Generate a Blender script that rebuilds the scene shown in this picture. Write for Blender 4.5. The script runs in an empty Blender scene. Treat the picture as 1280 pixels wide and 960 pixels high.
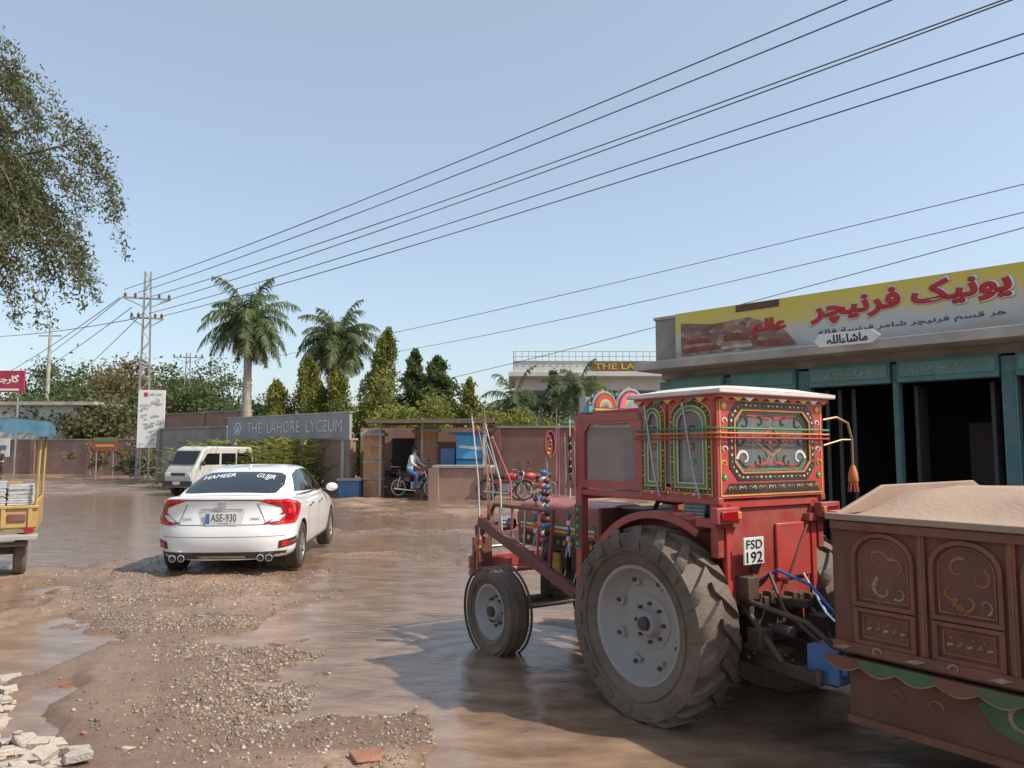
import bpy, bmesh, math, random
import numpy as np
from mathutils import Vector, Matrix, Euler
from mathutils.bvhtree import BVHTree
random.seed(7); rng=np.random.default_rng(7)
scene=bpy.context.scene; COL=scene.collection
pi=math.pi; rad=math.radians
V3=Vector

# ---------------------------------------------------------------- materials
_mc={}
def pmat(name,col,rough=.6,metal=0.,var=.15,scale=6.,dust=0.,dcol=(.30,.215,.15),bump=0.,bscale=40.,coat=0.,alpha=1.,spec=.5,emit=None):
    if name in _mc: return _mc[name]
    m=bpy.data.materials.new(name); m.use_nodes=True; nt=m.node_tree; N=nt.nodes; L=nt.links
    b=N['Principled BSDF']
    tc=N.new('ShaderNodeTexCoord'); n=N.new('ShaderNodeTexNoise'); n.inputs['Scale'].default_value=scale; n.inputs['Detail'].default_value=5
    L.new(tc.outputs['Object'],n.inputs['Vector'])
    r=N.new('ShaderNodeMapRange'); r.inputs[1].default_value=.3; r.inputs[2].default_value=.7
    L.new(n.outputs['Fac'],r.inputs[0])
    mx=N.new('ShaderNodeMix'); mx.data_type='RGBA'
    mx.inputs[6].default_value=(*[c*(1-var) for c in col],1); mx.inputs[7].default_value=(*[min(1,c*(1+var)) for c in col],1)
    L.new(r.outputs[0],mx.inputs[0]); out=mx.outputs[2]
    if dust>0:
        n2=N.new('ShaderNodeTexNoise'); n2.inputs['Scale'].default_value=scale*.45; n2.inputs['Detail'].default_value=8; n2.inputs['Roughness'].default_value=.7
        L.new(tc.outputs['Object'],n2.inputs['Vector'])
        r2=N.new('ShaderNodeMapRange'); r2.inputs[1].default_value=.35; r2.inputs[2].default_value=.75; r2.inputs[3].default_value=dust*.25; r2.inputs[4].default_value=dust
        L.new(n2.outputs['Fac'],r2.inputs[0])
        m2=N.new('ShaderNodeMix'); m2.data_type='RGBA'; m2.inputs[7].default_value=(*dcol,1)
        L.new(out,m2.inputs[6]); L.new(r2.outputs[0],m2.inputs[0]); out=m2.outputs[2]
        r3=N.new('ShaderNodeMapRange'); r3.inputs[3].default_value=rough; r3.inputs[4].default_value=.9
        L.new(r2.outputs[0],r3.inputs[0]); L.new(r3.outputs[0],b.inputs['Roughness'])
    L.new(out,b.inputs['Base Color'])
    if dust<=0: b.inputs['Roughness'].default_value=rough
    b.inputs['Metallic'].default_value=metal; b.inputs['Coat Weight'].default_value=coat; b.inputs['Coat Roughness'].default_value=.05
    b.inputs['Alpha'].default_value=alpha; b.inputs['Specular IOR Level'].default_value=spec
    if bump>0:
        n3=N.new('ShaderNodeTexNoise'); n3.inputs['Scale'].default_value=bscale; n3.inputs['Detail'].default_value=4
        L.new(tc.outputs['Object'],n3.inputs['Vector'])
        bp=N.new('ShaderNodeBump'); bp.inputs['Strength'].default_value=bump; bp.inputs['Distance'].default_value=.02
        L.new(n3.outputs['Fac'],bp.inputs['Height']); L.new(bp.outputs[0],b.inputs['Normal'])
    _mc[name]=m; return m
def leafmat(name,c1,c2,sc=1.2):
    m=bpy.data.materials.new(name); m.use_nodes=True; nt=m.node_tree; N=nt.nodes; L=nt.links; b=N['Principled BSDF']
    g=N.new('ShaderNodeNewGeometry'); tc=N.new('ShaderNodeTexCoord'); n=N.new('ShaderNodeTexNoise'); n.inputs['Scale'].default_value=sc
    L.new(tc.outputs['Object'],n.inputs['Vector'])
    a=N.new('ShaderNodeMath'); a.operation='MULTIPLY_ADD'; a.inputs[1].default_value=.55; L.new(g.outputs['Random Per Island'],a.inputs[0])
    r=N.new('ShaderNodeMapRange'); r.inputs[1].default_value=.35; r.inputs[2].default_value=.65; r.inputs[4].default_value=.45; L.new(n.outputs['Fac'],r.inputs[0]); L.new(r.outputs[0],a.inputs[2])
    mx=N.new('ShaderNodeMix'); mx.data_type='RGBA'; mx.inputs[6].default_value=(*c1,1); mx.inputs[7].default_value=(*c2,1); L.new(a.outputs[0],mx.inputs[0])
    L.new(mx.outputs[2],b.inputs['Base Color']); b.inputs['Roughness'].default_value=.6; b.inputs['Specular IOR Level'].default_value=.3
    t=N.new('ShaderNodeBsdfTranslucent'); L.new(mx.outputs[2],t.inputs['Color']); s=N.new('ShaderNodeMixShader'); s.inputs[0].default_value=.4
    L.new(b.outputs[0],s.inputs[1]); L.new(t.outputs[0],s.inputs[2]); L.new(s.outputs[0],N['Material Output'].inputs[0])
    return m

RED=pmat('tractor_red',(.34,.012,.018),.3,var=.25,dust=.5,coat=.3)
REDC=pmat('bright_red',(.46,.018,.022),.35,dust=.35)
MAROON=pmat('maroon_paint',(.12,.012,.015),.5,dust=.4)
YEL=pmat('yellow_paint',(.62,.40,.06),.45,dust=.3); GRN=pmat('green_paint',(.03,.22,.08),.45,dust=.3); WHT=pmat('white_paint',(.68,.66,.62),.45,dust=.3)
BLK=pmat('black_paint',(.012,.012,.013),.4,dust=.15); ORG=pmat('orange_paint',(.62,.18,.04),.45,dust=.3); BLU=pmat('blue_paint',(.02,.14,.36),.45,dust=.35)
SKYB=pmat('sky_blue_paint',(.03,.33,.62),.5,dust=.2); TEAL=pmat('teal_paint',(.045,.21,.22),.5,dust=.35); PINK=pmat('pink_paint',(.6,.13,.22),.5,dust=.2)
RUB=pmat('muddy_rubber',(.028,.025,.022),.5,var=.3,dust=.95,dcol=(.22,.155,.11),bump=.35,bscale=40,scale=6)
RUBC=pmat('car_rubber',(.02,.02,.02),.7,var=.3,dust=.35,dcol=(.2,.15,.11))
RIMG=pmat('rim_grey',(.33,.34,.34),.5,dust=.75,dcol=(.25,.18,.13),scale=4)
GREASE=pmat('greasy_iron',(.05,.035,.028),.55,metal=.3,dust=.6,dcol=(.17,.12,.085),scale=9,bump=.2)
CHR=pmat('chrome',(.75,.75,.77),.12,metal=1.,var=.03)
STEEL=pmat('steel',(.4,.4,.4),.4,metal=.8,dust=.2)
CARW=pmat('car_white',(.8,.8,.79),.18,var=.02,coat=.8,scale=2)
VANW=pmat('van_off_white',(.52,.51,.48),.35,var=.05,dust=.3,dcol=(.35,.3,.25))
CARG=pmat('car_glass',(.008,.01,.012),.06,var=.05,spec=.7)
PLAS=pmat('black_plastic',(.02,.02,.021),.5,dust=.2)
TAIL=pmat('tail_light_red',(.62,.012,.015),.12,var=.1,coat=.6); TAILD=pmat('tail_light_dark',(.30,.008,.012),.12,coat=.6); CLEAR=pmat('lamp_clear',(.75,.75,.75),.12,coat=.5)
GLS=pmat('dusty_glass',(.3,.31,.3),.15,alpha=.45,dust=.3,dcol=(.42,.4,.37))
GLSD=pmat('cab_glass',(.22,.24,.24),.1,alpha=.38,dust=.3,dcol=(.4,.38,.35))
CONC=pmat('concrete',(.42,.395,.355),.85,var=.25,dust=.4,dcol=(.24,.2,.165),bump=.3,bscale=20,scale=1.5)
CONCD=pmat('stained_concrete',(.34,.315,.28),.9,var=.35,dust=.6,dcol=(.13,.12,.10),bump=.3,bscale=15,scale=1.2)
RUSTR=pmat('rusty_red_sheet',(.13,.035,.02),.55,var=.4,dust=.75,dcol=(.17,.09,.055),bump=.2,bscale=30,scale=5)
RUSTB=pmat('dusty_brown_sheet',(.28,.185,.135),.75,var=.2,dust=.6,dcol=(.38,.28,.21),bump=.1,scale=2)
SKIN=pmat('skin',(.32,.17,.1),.55); HAIR=pmat('black_hair',(.012,.01,.01),.5)
BARK=pmat('bark',(.16,.12,.09),.9,var=.35,bump=.6,bscale=25)
PBARK=pmat('palm_bark',(.38,.33,.28),.9,var=.25,bump=.5,bscale=18)

# ---------------------------------------------------------------- mesh helpers
class MB:
    def __init__(s): s.v=[]; s.f=[]; s.m=[]; s.mats=[]
    def mi(s,mat):
        if mat not in s.mats: s.mats.append(mat)
        return s.mats.index(mat)
    def add(s,vs,fs,mat):
        b=len(s.v); s.v+= [tuple(v) for v in vs]; k=s.mi(mat)
        for f in fs: s.f.append(tuple(b+i for i in f)); s.m.append(k)
        return s
    def box(s,c,d,mat,R=None):
        c=V3(c); vs=[]
        for z in(-.5,.5):
            for y in(-.5,.5):
                for x in(-.5,.5):
                    p=V3((x*d[0],y*d[1],z*d[2]))
                    if R: p=R@p
                    vs.append(c+p)
        return s.add(vs,[(0,2,3,1),(4,5,7,6),(0,1,5,4),(2,6,7,3),(0,4,6,2),(1,3,7,5)],mat)
    def seg(s,a,b,w,h,mat,up=(0,0,1)):
        a=V3(a); b=V3(b); d=(b-a); l=d.length; x=d/l; y=V3(up).cross(x)
        if y.length<1e-4: y=V3((0,1,0))
        y.normalize(); z=x.cross(y); R=Matrix((x,y,z)).transposed()
        return s.box((a+b)/2,(l,w,h),mat,R)
    def tube(s,pts,r,mat,n=8,caps=True):
        pts=[V3(p) for p in pts]; k=len(pts); rs=r if isinstance(r,(list,tuple)) else [r]*k
        vs=[];fs=[]; prev=None
        for i,p in enumerate(pts):
            d=(pts[min(i+1,k-1)]-pts[max(i-1,0)]).normalized()
            if prev is None:
                a=V3((0,0,1)) if abs(d.z)<.9 else V3((1,0,0)); u=d.cross(a).normalized()
            else: u=(prev-d*prev.dot(d)).normalized()
            prev=u; w=d.cross(u)
            for j in range(n):
                t=2*pi*j/n; vs.append(p+(u*math.cos(t)+w*math.sin(t))*rs[i])
        for i in range(k-1):
            for j in range(n):
                a=i*n+j; b=i*n+(j+1)%n; fs.append((a,b,b+n,a+n))
        if caps: fs.append(tuple(range(n-1,-1,-1))); fs.append(tuple((k-1)*n+j for j in range(n)))
        return s.add(vs,fs,mat)
    def lathe(s,prof,mat,c=(0,0,0),ax='y',n=32,close=False):
        vs=[];fs=[];k=len(prof)
        for i in range(n):
            t=2*pi*i/n
            for r,h in prof:
                if ax=='y': p=(r*math.cos(t),h,r*math.sin(t))
                elif ax=='z': p=(r*math.cos(t),r*math.sin(t),h)
                else: p=(h,r*math.cos(t),r*math.sin(t))
                vs.append((c[0]+p[0],c[1]+p[1],c[2]+p[2]))
        for i in range(n):
            for j in range(k-1 if not close else k):
                a=i*k+j;b=i*k+(j+1)%k;c2=((i+1)%n)*k+(j+1)%k;d=((i+1)%n)*k+j; fs.append((a,b,c2,d))
        return s.add(vs,fs,mat)
    def ext(s,pts,O,U,V,t,mat,back=True):
        O=V3(O);U=V3(U);V=V3(V);N=U.cross(V).normalized(); k=len(pts)
        vs=[O+U*a+V*b for a,b in pts]; vs+=[p+N*t for p in vs]
        fs=[tuple(k+i for i in range(k))]
        if back: fs.append(tuple(range(k-1,-1,-1)))
        fs+=[(i,(i+1)%k,k+(i+1)%k,k+i) for i in range(k)]
        return s.add(vs,fs,mat)
    def ring(s,po,pin,O,U,V,t,mat):
        O=V3(O);U=V3(U);V=V3(V);N=U.cross(V).normalized(); k=len(po)
        a=[O+U*x+V*y+N*t for x,y in po]; b=[O+U*x+V*y+N*t for x,y in pin]; a2=[p-N*t for p in a]; b2=[p-N*t for p in b]
        fs=[]
        for i in range(k):
            j=(i+1)%k; fs+=[(i,j,k+j,k+i),(2*k+i,2*k+j,j,i),(k+i,k+j,3*k+j,3*k+i)]
        return s.add(a+b+a2+b2,fs,mat)
    def ell(s,c,r,mat,nu=14,nv=9):
        vs=[];fs=[]; r=(r,r,r) if not isinstance(r,(tuple,list)) else r
        for i in range(nv+1):
            a=pi*i/nv
            for j in range(nu):
                b=2*pi*j/nu; vs.append((c[0]+r[0]*math.sin(a)*math.cos(b),c[1]+r[1]*math.sin(a)*math.sin(b),c[2]+r[2]*math.cos(a)))
        for i in range(nv):
            for j in range(nu): fs.append((i*nu+j,(i+1)*nu+j,(i+1)*nu+(j+1)%nu,i*nu+(j+1)%nu))
        return s.add(vs,fs,mat)
    def obj(s,name,parent=None,bevel=0,loc=None,recalc=True,smooth=35,rot=None,merge=False,sub=0):
        me=bpy.data.meshes.new(name); me.from_pydata(s.v,[],s.f)
        for m in s.mats: me.materials.append(m)
        me.polygons.foreach_set('material_index',s.m)
        if recalc:
            bm=bmesh.new(); bm.from_mesh(me)
            if merge: bmesh.ops.remove_doubles(bm,verts=bm.verts,dist=1e-4)
            bmesh.ops.recalc_face_normals(bm,faces=bm.faces); bm.to_mesh(me); bm.free()
        me.polygons.foreach_set('use_smooth',[True]*len(me.polygons)); me.set_sharp_from_angle(angle=rad(smooth)); me.update()
        o=bpy.data.objects.new(name,me); COL.objects.link(o)
        if parent: o.parent=parent
        if loc: o.location=loc
        if rot: o.rotation_euler=rot
        if bevel:
            b=o.modifiers.new('b','BEVEL'); b.width=bevel; b.segments=2; b.limit_method='ANGLE'; b.angle_limit=rad(35)
        if sub:
            q=o.modifiers.new('s','SUBSURF'); q.levels=q.render_levels=sub
        return o
def thing(name,label,cat,loc=(0,0,0),rz=0,group=None,rot=None):
    o=bpy.data.objects.new(name,None); COL.objects.link(o); o.location=loc; o.rotation_euler=rot or (0,0,rz); o.empty_display_size=.2
    tag(o,label,cat,group); return o
def tag(o,label,cat,group=None):
    o['label']=label; o['category']=cat
    if group: o['group']=group
    return o
def text_mesh(s,bevel=0.,off=0.,dz=.0015):
    c=bpy.data.curves.new('t','FONT'); c.body=s; c.offset=off; c.bevel_depth=bevel; c.bevel_resolution=0; c.resolution_u=3; c.align_x='CENTER'; c.align_y='CENTER'
    o=bpy.data.objects.new('t',c); COL.objects.link(o)
    me=bpy.data.meshes.new_from_object(o.evaluated_get(bpy.context.evaluated_depsgraph_get())); bpy.data.objects.remove(o)
    bm=bmesh.new(); bm.from_mesh(me); seen=set(); k=0
    for v in bm.verts:
        if v in seen: continue
        st=[v]; seen.add(v); isl=[]
        while st:
            q=st.pop(); isl.append(q)
            for e in q.link_edges:
                w=e.other_vert(q)
                if w not in seen: seen.add(w); st.append(w)
        for q in isl: q.co.z+=k*dz
        k+=1
    bm.to_mesh(me); bm.free(); return me
def text_on(parent,name,s,O,U,V,mat,width=None,height=None,bevel=0.,off=0.,gap=.004,flat=.6):
    me=text_mesh(s,bevel,off); co=np.zeros(len(me.vertices)*3); me.vertices.foreach_get('co',co); co=co.reshape(-1,3)
    lo=co.min(0);hi=co.max(0); c=(lo+hi)/2; w=hi[0]-lo[0]; h=hi[1]-lo[1]
    if width and height: fx=width/w; fy=height/h
    elif width: fx=fy=width/w
    else: fx=fy=height/h
    O=V3(O);U=V3(U).normalized();V=V3(V).normalized();N=U.cross(V)
    out=[O+U*((p[0]-c[0])*fx)+V*((p[1]-c[1])*fy)+N*(gap+(p[2]-lo[2])*min(fx,fy)*flat) for p in co]
    me.vertices.foreach_set('co',[x for p in out for x in p]); me.materials.clear(); me.materials.append(mat)
    o=bpy.data.objects.new(name,me); COL.objects.link(o); o.parent=parent; return o
def evalmesh(o):
    dg=bpy.context.evaluated_depsgraph_get(); dg.update(); return bpy.data.meshes.new_from_object(o.evaluated_get(dg))
def project(parent,name,bvh,polys,O,U,V,D,mat,off=.004,step=.06,tmesh=None):
    """lay thin sheets onto a body surface"""
    O=V3(O);U=V3(U);V=V3(V);D=V3(D).normalized(); bm=bmesh.new()
    if tmesh is None:
        for poly in polys:
            bm.faces.new([bm.verts.new((a,b,0)) for a,b in poly])
        for ax in (0,1):
            cs=[v.co[ax] for v in bm.verts]; x=math.floor(min(cs)/step)*step+step
            while x<max(cs):
                no=[0,0,0]; no[ax]=1; co=[0,0,0]; co[ax]=x
                bmesh.ops.bisect_plane(bm,geom=bm.verts[:]+bm.edges[:]+bm.faces[:],plane_co=co,plane_no=no); x+=step
    else: bm.from_mesh(tmesh)
    bmesh.ops.triangulate(bm,faces=bm.faces)
    bad=[]
    for v in bm.verts:
        p=O+U*v.co.x+V*v.co.y; h=bvh.ray_cast(p-D*3,D)
        if h[0] is None: bad.append(v)
        else:
            n=h[1]; n=n if n.dot(D)<0 else -n; v.co=h[0]+n*off-D*(v.co.z*.02)
    bmesh.ops.delete(bm,geom=bad,context='VERTS')
    bmesh.ops.recalc_face_normals(bm,faces=bm.faces)
    me=bpy.data.meshes.new(name); bm.to_mesh(me); bm.free(); me.materials.append(mat)
    me.polygons.foreach_set('use_smooth',[True]*len(me.polygons))
    o=bpy.data.objects.new(name,me); COL.objects.link(o); o.parent=parent; return o
def npmesh(name,V,F,mat,parent=None,smooth=False):
    me=bpy.data.meshes.new(name); V=np.asarray(V,dtype=np.float32); F=np.asarray(F,dtype=np.int32); k=F.shape[1]
    me.vertices.add(len(V)); me.vertices.foreach_set('co',V.ravel()); me.loops.add(F.size); me.loops.foreach_set('vertex_index',F.ravel())
    me.polygons.add(len(F)); me.polygons.foreach_set('loop_start',np.arange(0,F.size,k,dtype=np.int32)); me.polygons.foreach_set('loop_total',np.full(len(F),k,dtype=np.int32))
    if smooth: me.polygons.foreach_set('use_smooth',np.ones(len(F),dtype=bool))
    me.update(calc_edges=True); me.materials.append(mat); o=bpy.data.objects.new(name,me); COL.objects.link(o)
    if parent: o.parent=parent
    return o
def site(px,py,d):
    a=(px-640)/960;b=(480-py)/960;c=math.cos(rad(4.9));s=math.sin(rad(4.9));k=d/(c-b*s); return V3((a*k,d,1.65+(b*c+s)*k))
def circ(cx,cy,r,n=16,ry=None): return [(cx+r*math.cos(2*pi*i/n),cy+(ry or r)*math.sin(2*pi*i/n)) for i in range(n)]
def rect(a,b,c,d): return [(a,b),(c,b),(c,d),(a,d)]
def arch(a,b,c,d,n=8,ry=None):
    r=(c-a)/2; q=ry or r; m=(a+c)/2; return [(a,b),(c,b)]+[(m+r*math.cos(pi*i/n),d-q+q*math.sin(pi*i/n)) for i in range(n+1)]
def shrink(p,k):
    cx=sum(a for a,b in p)/len(p); cy=(min(b for a,b in p)+max(b for a,b in p))/2
    w=max(a for a,b in p)-min(a for a,b in p); h=max(b for a,b in p)-min(b for a,b in p)
    return [(cx+(a-cx)*(1-2*k/w),cy+(b-cy)*(1-2*k/h)) for a,b in p]

# ---------------------------------------------------------------- noise / ground
_tab=rng.random((256,256))
def vn(x,y,s,o=0):
    x=np.asarray(x)*s+o*17.3+500;y=np.asarray(y)*s+o*9.1+500; xi=np.floor(x).astype(int);yi=np.floor(y).astype(int);fx=x-xi;fy=y-yi
    fx=fx*fx*(3-2*fx);fy=fy*fy*(3-2*fy); g=lambda a,b:_tab[a%256,b%256]
    return (g(xi,yi)*(1-fx)+g(xi+1,yi)*fx)*(1-fy)+(g(xi,yi+1)*(1-fx)+g(xi+1,yi+1)*fx)*fy
BAS=[(.5,5.5,2.4,1.25,123,.17),(-1.3,7.4,1.7,1.1,120,.13),(-.4,9.6,2.8,1.3,150,.14),(2.3,4.0,1.9,.95,130,.17),(.2,4.2,1.2,.75,120,.13),(-.9,6.0,1.1,.9,100,.13),(2.5,8,2.5,1.6,130,.13),
     (-10.4,19.0,5.4,5.2,60,.19),(-7.7,14.0,2.8,2.2,100,.17),(-14,24,6,5,20,.17),(-3.3,14,4,1.4,10,.12),(-2,18,5,1.6,170,.12),(-5.9,8.4,1.6,.6,75,.11),(-4.2,6.7,1.5,.45,100,.10),(-3.2,5.2,1.0,.3,110,.09),(-2.4,11.6,1.6,.6,160,.11)]
WL=-.042
def H(x,y):
    x=np.asarray(x,dtype=float);y=np.asarray(y,dtype=float)
    wx=x+(vn(x,y,1.1,3)-.5)*.9+(vn(x,y,4,8)-.5)*.35+(vn(x,y,11,18)-.5)*.14; wy=y+(vn(x,y,1.1,5)-.5)*.9+(vn(x,y,4,9)-.5)*.35+(vn(x,y,11,19)-.5)*.14
    h=(vn(x,y,.5,1)-.5)*.055+(vn(x,y,1.7,2)-.5)*.035+(vn(x,y,5,4)-.5)*.022+(vn(x,y,14,6)-.5)*.014
    t=rad(30); u=x*math.cos(t)+y*math.sin(t); h+= (vn(u*3.2,(y*math.cos(t)-x*math.sin(t))*.25,1,7)-.5)*.035+(vn(u*8,(y*math.cos(t)-x*math.sin(t))*1.2,1,17)-.5)*.012
    dep=np.zeros_like(h)
    for cx,cy,a,b,r,d in BAS:
        r=rad(r); ux=(wx-cx)*math.cos(r)+(wy-cy)*math.sin(r); uy=-(wx-cx)*math.sin(r)+(wy-cy)*math.cos(r)
        q=np.clip(1.25-np.sqrt((ux/a)**2+(uy/b)**2),0,1); dep=np.maximum(dep,d*np.minimum(1,q*1.5))
    ch=np.exp(-(((x-.75)/.9)**2+((y-4.8)/.9)**2))+np.exp(-(((x+.1)/.9)**2+((y-6.2)/.8)**2)); dep=dep-ch*.10*np.clip(vn(x,y,2.8,21)*1.7-.5,0,1)*(.6+.8*vn(x,y,9,22))
    dep=dep*(1-.4*np.clip(vn(x,y,1.5,41)*2.2-1.2,0,1)*np.clip(vn(x,y,5,42)*2-.3,0,1))
    f=np.clip(1-(y-30)/40,0.15,1); return h*f-dep
xs=np.concatenate([-np.geomspace(900,9.2,60),np.arange(-9,7,.045),np.geomspace(7.1,900,60)])
ys=np.concatenate([[-60,-20,-8,-3],np.arange(-1,2.6,.3),np.arange(2.8,13,.04),np.geomspace(13.06,60,220),np.geomspace(62,2500,30)])
X,Y=np.meshgrid(xs,ys); Z=H(X,Y); nx=len(xs);ny=len(ys)
I=np.arange(nx*ny).reshape(ny,nx); F=np.stack([I[:-1,:-1],I[:-1,1:],I[1:,1:],I[1:,:-1]],-1).reshape(-1,4)
gm=bpy.data.materials.new('mud'); gm.use_nodes=True; nt=gm.node_tree;N=nt.nodes;L=nt.links;b=N['Principled BSDF']
g=N.new('ShaderNodeNewGeometry'); 
def noise(sc,det=6,ro=.6,vec=None):
    n=N.new('ShaderNodeTexNoise'); n.inputs['Scale'].default_value=sc;n.inputs['Detail'].default_value=det;n.inputs['Roughness'].default_value=ro; L.new(vec or g.outputs['Position'],n.inputs['Vector']); return n.outputs['Fac']
def mrange(i,a,b2,c=0,d=1):
    r=N.new('ShaderNodeMapRange');r.inputs[1].default_value=a;r.inputs[2].default_value=b2;r.inputs[3].default_value=c;r.inputs[4].default_value=d;L.new(i,r.inputs[0]);return r.outputs[0]
def mixc(f,a,b2):
    m=N.new('ShaderNodeMix');m.data_type='RGBA'
    for k,v in((0,f),(6,a),(7,b2)):
        if isinstance(v,tuple): m.inputs[k].default_value=(*v,1)
        elif isinstance(v,float): m.inputs[k].default_value=v
        else: L.new(v,m.inputs[k])
    return m.outputs[2]
def math2(op,a,b2):
    m=N.new('ShaderNodeMath');m.operation=op;m.use_clamp=True
    for k,v in((0,a),(1,b2)):
        if isinstance(v,(int,float)): m.inputs[k].default_value=v
        else: L.new(v,m.inputs[k])
    return m.outputs[0]
sp=N.new('ShaderNodeSeparateXYZ');L.new(g.outputs['Position'],sp.inputs[0])
c1=mixc(mrange(noise(.9),.35,.65),(.29,.185,.122),(.40,.285,.20))
c1=mixc(mrange(noise(16,8,.75),.42,.62),c1,(.24,.16,.11))
vo=N.new('ShaderNodeTexVoronoi'); vo.inputs['Scale'].default_value=60; L.new(g.outputs['Position'],vo.inputs['Vector'])
peb=math2('MULTIPLY',mrange(vo.outputs['Distance'],.32,.22),mrange(noise(1.3,4),.44,.56)); 
pc=N.new('ShaderNodeValToRGB'); pc.color_ramp.elements[0].color=(.16,.12,.10,1); pc.color_ramp.elements[1].color=(.5,.43,.36,1); s2=N.new('ShaderNodeSeparateColor'); L.new(vo.outputs['Color'],s2.inputs[0]); L.new(s2.outputs[0],pc.inputs[0])
c1=mixc(math2('MULTIPLY',peb,.75),c1,pc.outputs[0])
wet=math2('MAXIMUM',mrange(sp.outputs['Z'],.025,-.03),math2('MULTIPLY',mrange(noise(.55,5),.40,.50),mrange(sp.outputs['Z'],.06,0.0,.35,1.0)))
c2=mixc(math2('MULTIPLY',wet,.75),c1,(.165,.10,.064))
L.new(c2,b.inputs['Base Color']); L.new(mrange(wet,0,1,.9,.15),b.inputs['Roughness'])
bp=N.new('ShaderNodeBump');bp.inputs['Distance'].default_value=.035;bp.inputs['Strength'].default_value=.6
hsum=N.new('ShaderNodeMath');hsum.operation='MULTIPLY_ADD';hsum.inputs[1].default_value=.4;L.new(peb,hsum.inputs[0]);L.new(noise(18,9,.7),hsum.inputs[2]);L.new(hsum.outputs[0],bp.inputs['Height'])
L.new(bp.outputs[0],b.inputs['Normal'])
ground=npmesh('ground',np.stack([X.ravel(),Y.ravel(),Z.ravel()],1),F,gm,smooth=True); ground['kind']='structure'
wm=bpy.data.materials.new('muddy_water'); wm.use_nodes=True; nt=wm.node_tree;N=nt.nodes;L=nt.links;b=N['Principled BSDF'];g=N.new('ShaderNodeNewGeometry')
mp=N.new('ShaderNodeMapping'); mp.inputs['Rotation'].default_value=(0,0,rad(33)); mp.inputs['Scale'].default_value=(1,2.2,1); L.new(g.outputs['Position'],mp.inputs[0])
L.new(mixc(mrange(noise(1.8,7,.62,mp.outputs[0]),.38,.62),(.17,.105,.066),(.29,.19,.125)),b.inputs['Base Color']); b.inputs['Roughness'].default_value=.05; b.inputs['IOR'].default_value=1.5; b.inputs['Specular IOR Level'].default_value=.75
bp=N.new('ShaderNodeBump');bp.inputs['Distance'].default_value=.02;bp.inputs['Strength'].default_value=.4
L.new(noise(6,6,.6,mp.outputs[0]),bp.inputs['Height']);L.new(bp.outputs[0],b.inputs['Normal'])
wx=np.linspace(-26,9,620); wy=np.geomspace(2.5,34,700); WX,WY=np.meshgrid(wx,wy)
amp=.18+np.exp(-(((WX-.5)/1.4)**2+((WY-5.2)/1.6)**2))*2.2
def rip(cx,cy): r=np.hypot(WX-cx,WY-cy); return np.sin(r*24)*np.exp(-r*1.3)*.007
WZ=WL+amp*((vn(WX,WY,3,31)-.5)*.010+(vn(WX,WY,8,32)-.5)*.006)+(rip(.75,4.9)+rip(-.15,6.35))*np.clip(vn(WX,WY,2,33)*2-.4,0,1)
I=np.arange(620*700).reshape(700,620); F=np.stack([I[:-1,:-1],I[:-1,1:],I[1:,1:],I[1:,:-1]],-1).reshape(-1,4)
water=npmesh('puddle_water',np.stack([WX.ravel(),WY.ravel(),WZ.ravel()],1),F,wm,smooth=True); water['kind']='structure'

# gravel (uncountable)
def mkstones(x,y,smin,smax):
    z=H(x,y); k=z>WL-.008; x=x[k];y=y[k];z=z[k]; n=len(x)
    s=smin+(smax-smin)*rng.random(n)**3.5; base=np.array([(1,0,0),(0,1,0),(-1,0,0),(0,-1,0),(0,0,.6),(0,0,-.6)])
    v=base[None]*(1+rng.uniform(-.4,.4,(n,6,3))); a=rng.uniform(0,2*pi,n); c=np.cos(a)[:,None];sn=np.sin(a)[:,None]
    v=np.stack([v[...,0]*c-v[...,1]*sn,v[...,0]*sn+v[...,1]*c,v[...,2]],-1)*s[:,None,None]; v+=np.stack([x,y,z+s*.02],-1)[:,None,:]
    f=np.array([(0,1,4),(1,2,4),(2,3,4),(3,0,4),(1,0,5),(2,1,5),(3,2,5),(0,3,5)]); F=(np.arange(n)*6)[:,None,None]+f[None]
    return v.reshape(-1,3),F.reshape(-1,3)
def line(y): return -.62-(y-4.1)*.62
n=75000; y=3.5+7.0*rng.random(n)**1.5; x=line(y)+(vn(y*0,y,.8,11)-.5)*.7+rng.normal(size=n)*(.22+.045*y); k=rng.random(n)<np.clip(vn(x,y,1.8,13)*2-.45,.08,1); A_=mkstones(x[k],y[k],.004,.020)
n=26000; y=3.4+16*rng.random(n); x=rng.uniform(-.8,.6,n)*y; k=rng.random(n)<np.clip(vn(x,y,1.2,12)*2-1.0,.05,1); B_=mkstones(x[k],y[k],.004,.022)
n=12000; y=8+12*rng.random(n); x=rng.uniform(-6,4,n); B2=mkstones(x,y,.006,.028)
sm=bpy.data.materials.new('gravel'); sm.use_nodes=True; nt=sm.node_tree;N=nt.nodes;L=nt.links;b=N['Principled BSDF'];g=N.new('ShaderNodeNewGeometry')
cr=N.new('ShaderNodeValToRGB'); L.new(g.outputs['Random Per Island'],cr.inputs[0]); e=cr.color_ramp.elements; e[0].color=(.11,.08,.062,1); e[1].color=(.50,.44,.37,1); q=e.new(.4); q.color=(.21,.15,.11,1); q=e.new(.85); q.color=(.31,.245,.19,1)
L.new(cr.outputs[0],b.inputs['Base Color']); b.inputs['Roughness'].default_value=.5
VV=[];FF=[];o_=0
for v_,f_ in(A_,B_,B2): VV.append(v_);FF.append(f_+o_);o_+=len(v_)
gv=npmesh('gravel',np.concatenate(VV),np.concatenate(FF),sm); gv['kind']='stuff'; gv['label']='loose gravel and pebbles scattered over the wet mud'; gv['category']='gravel'

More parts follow.
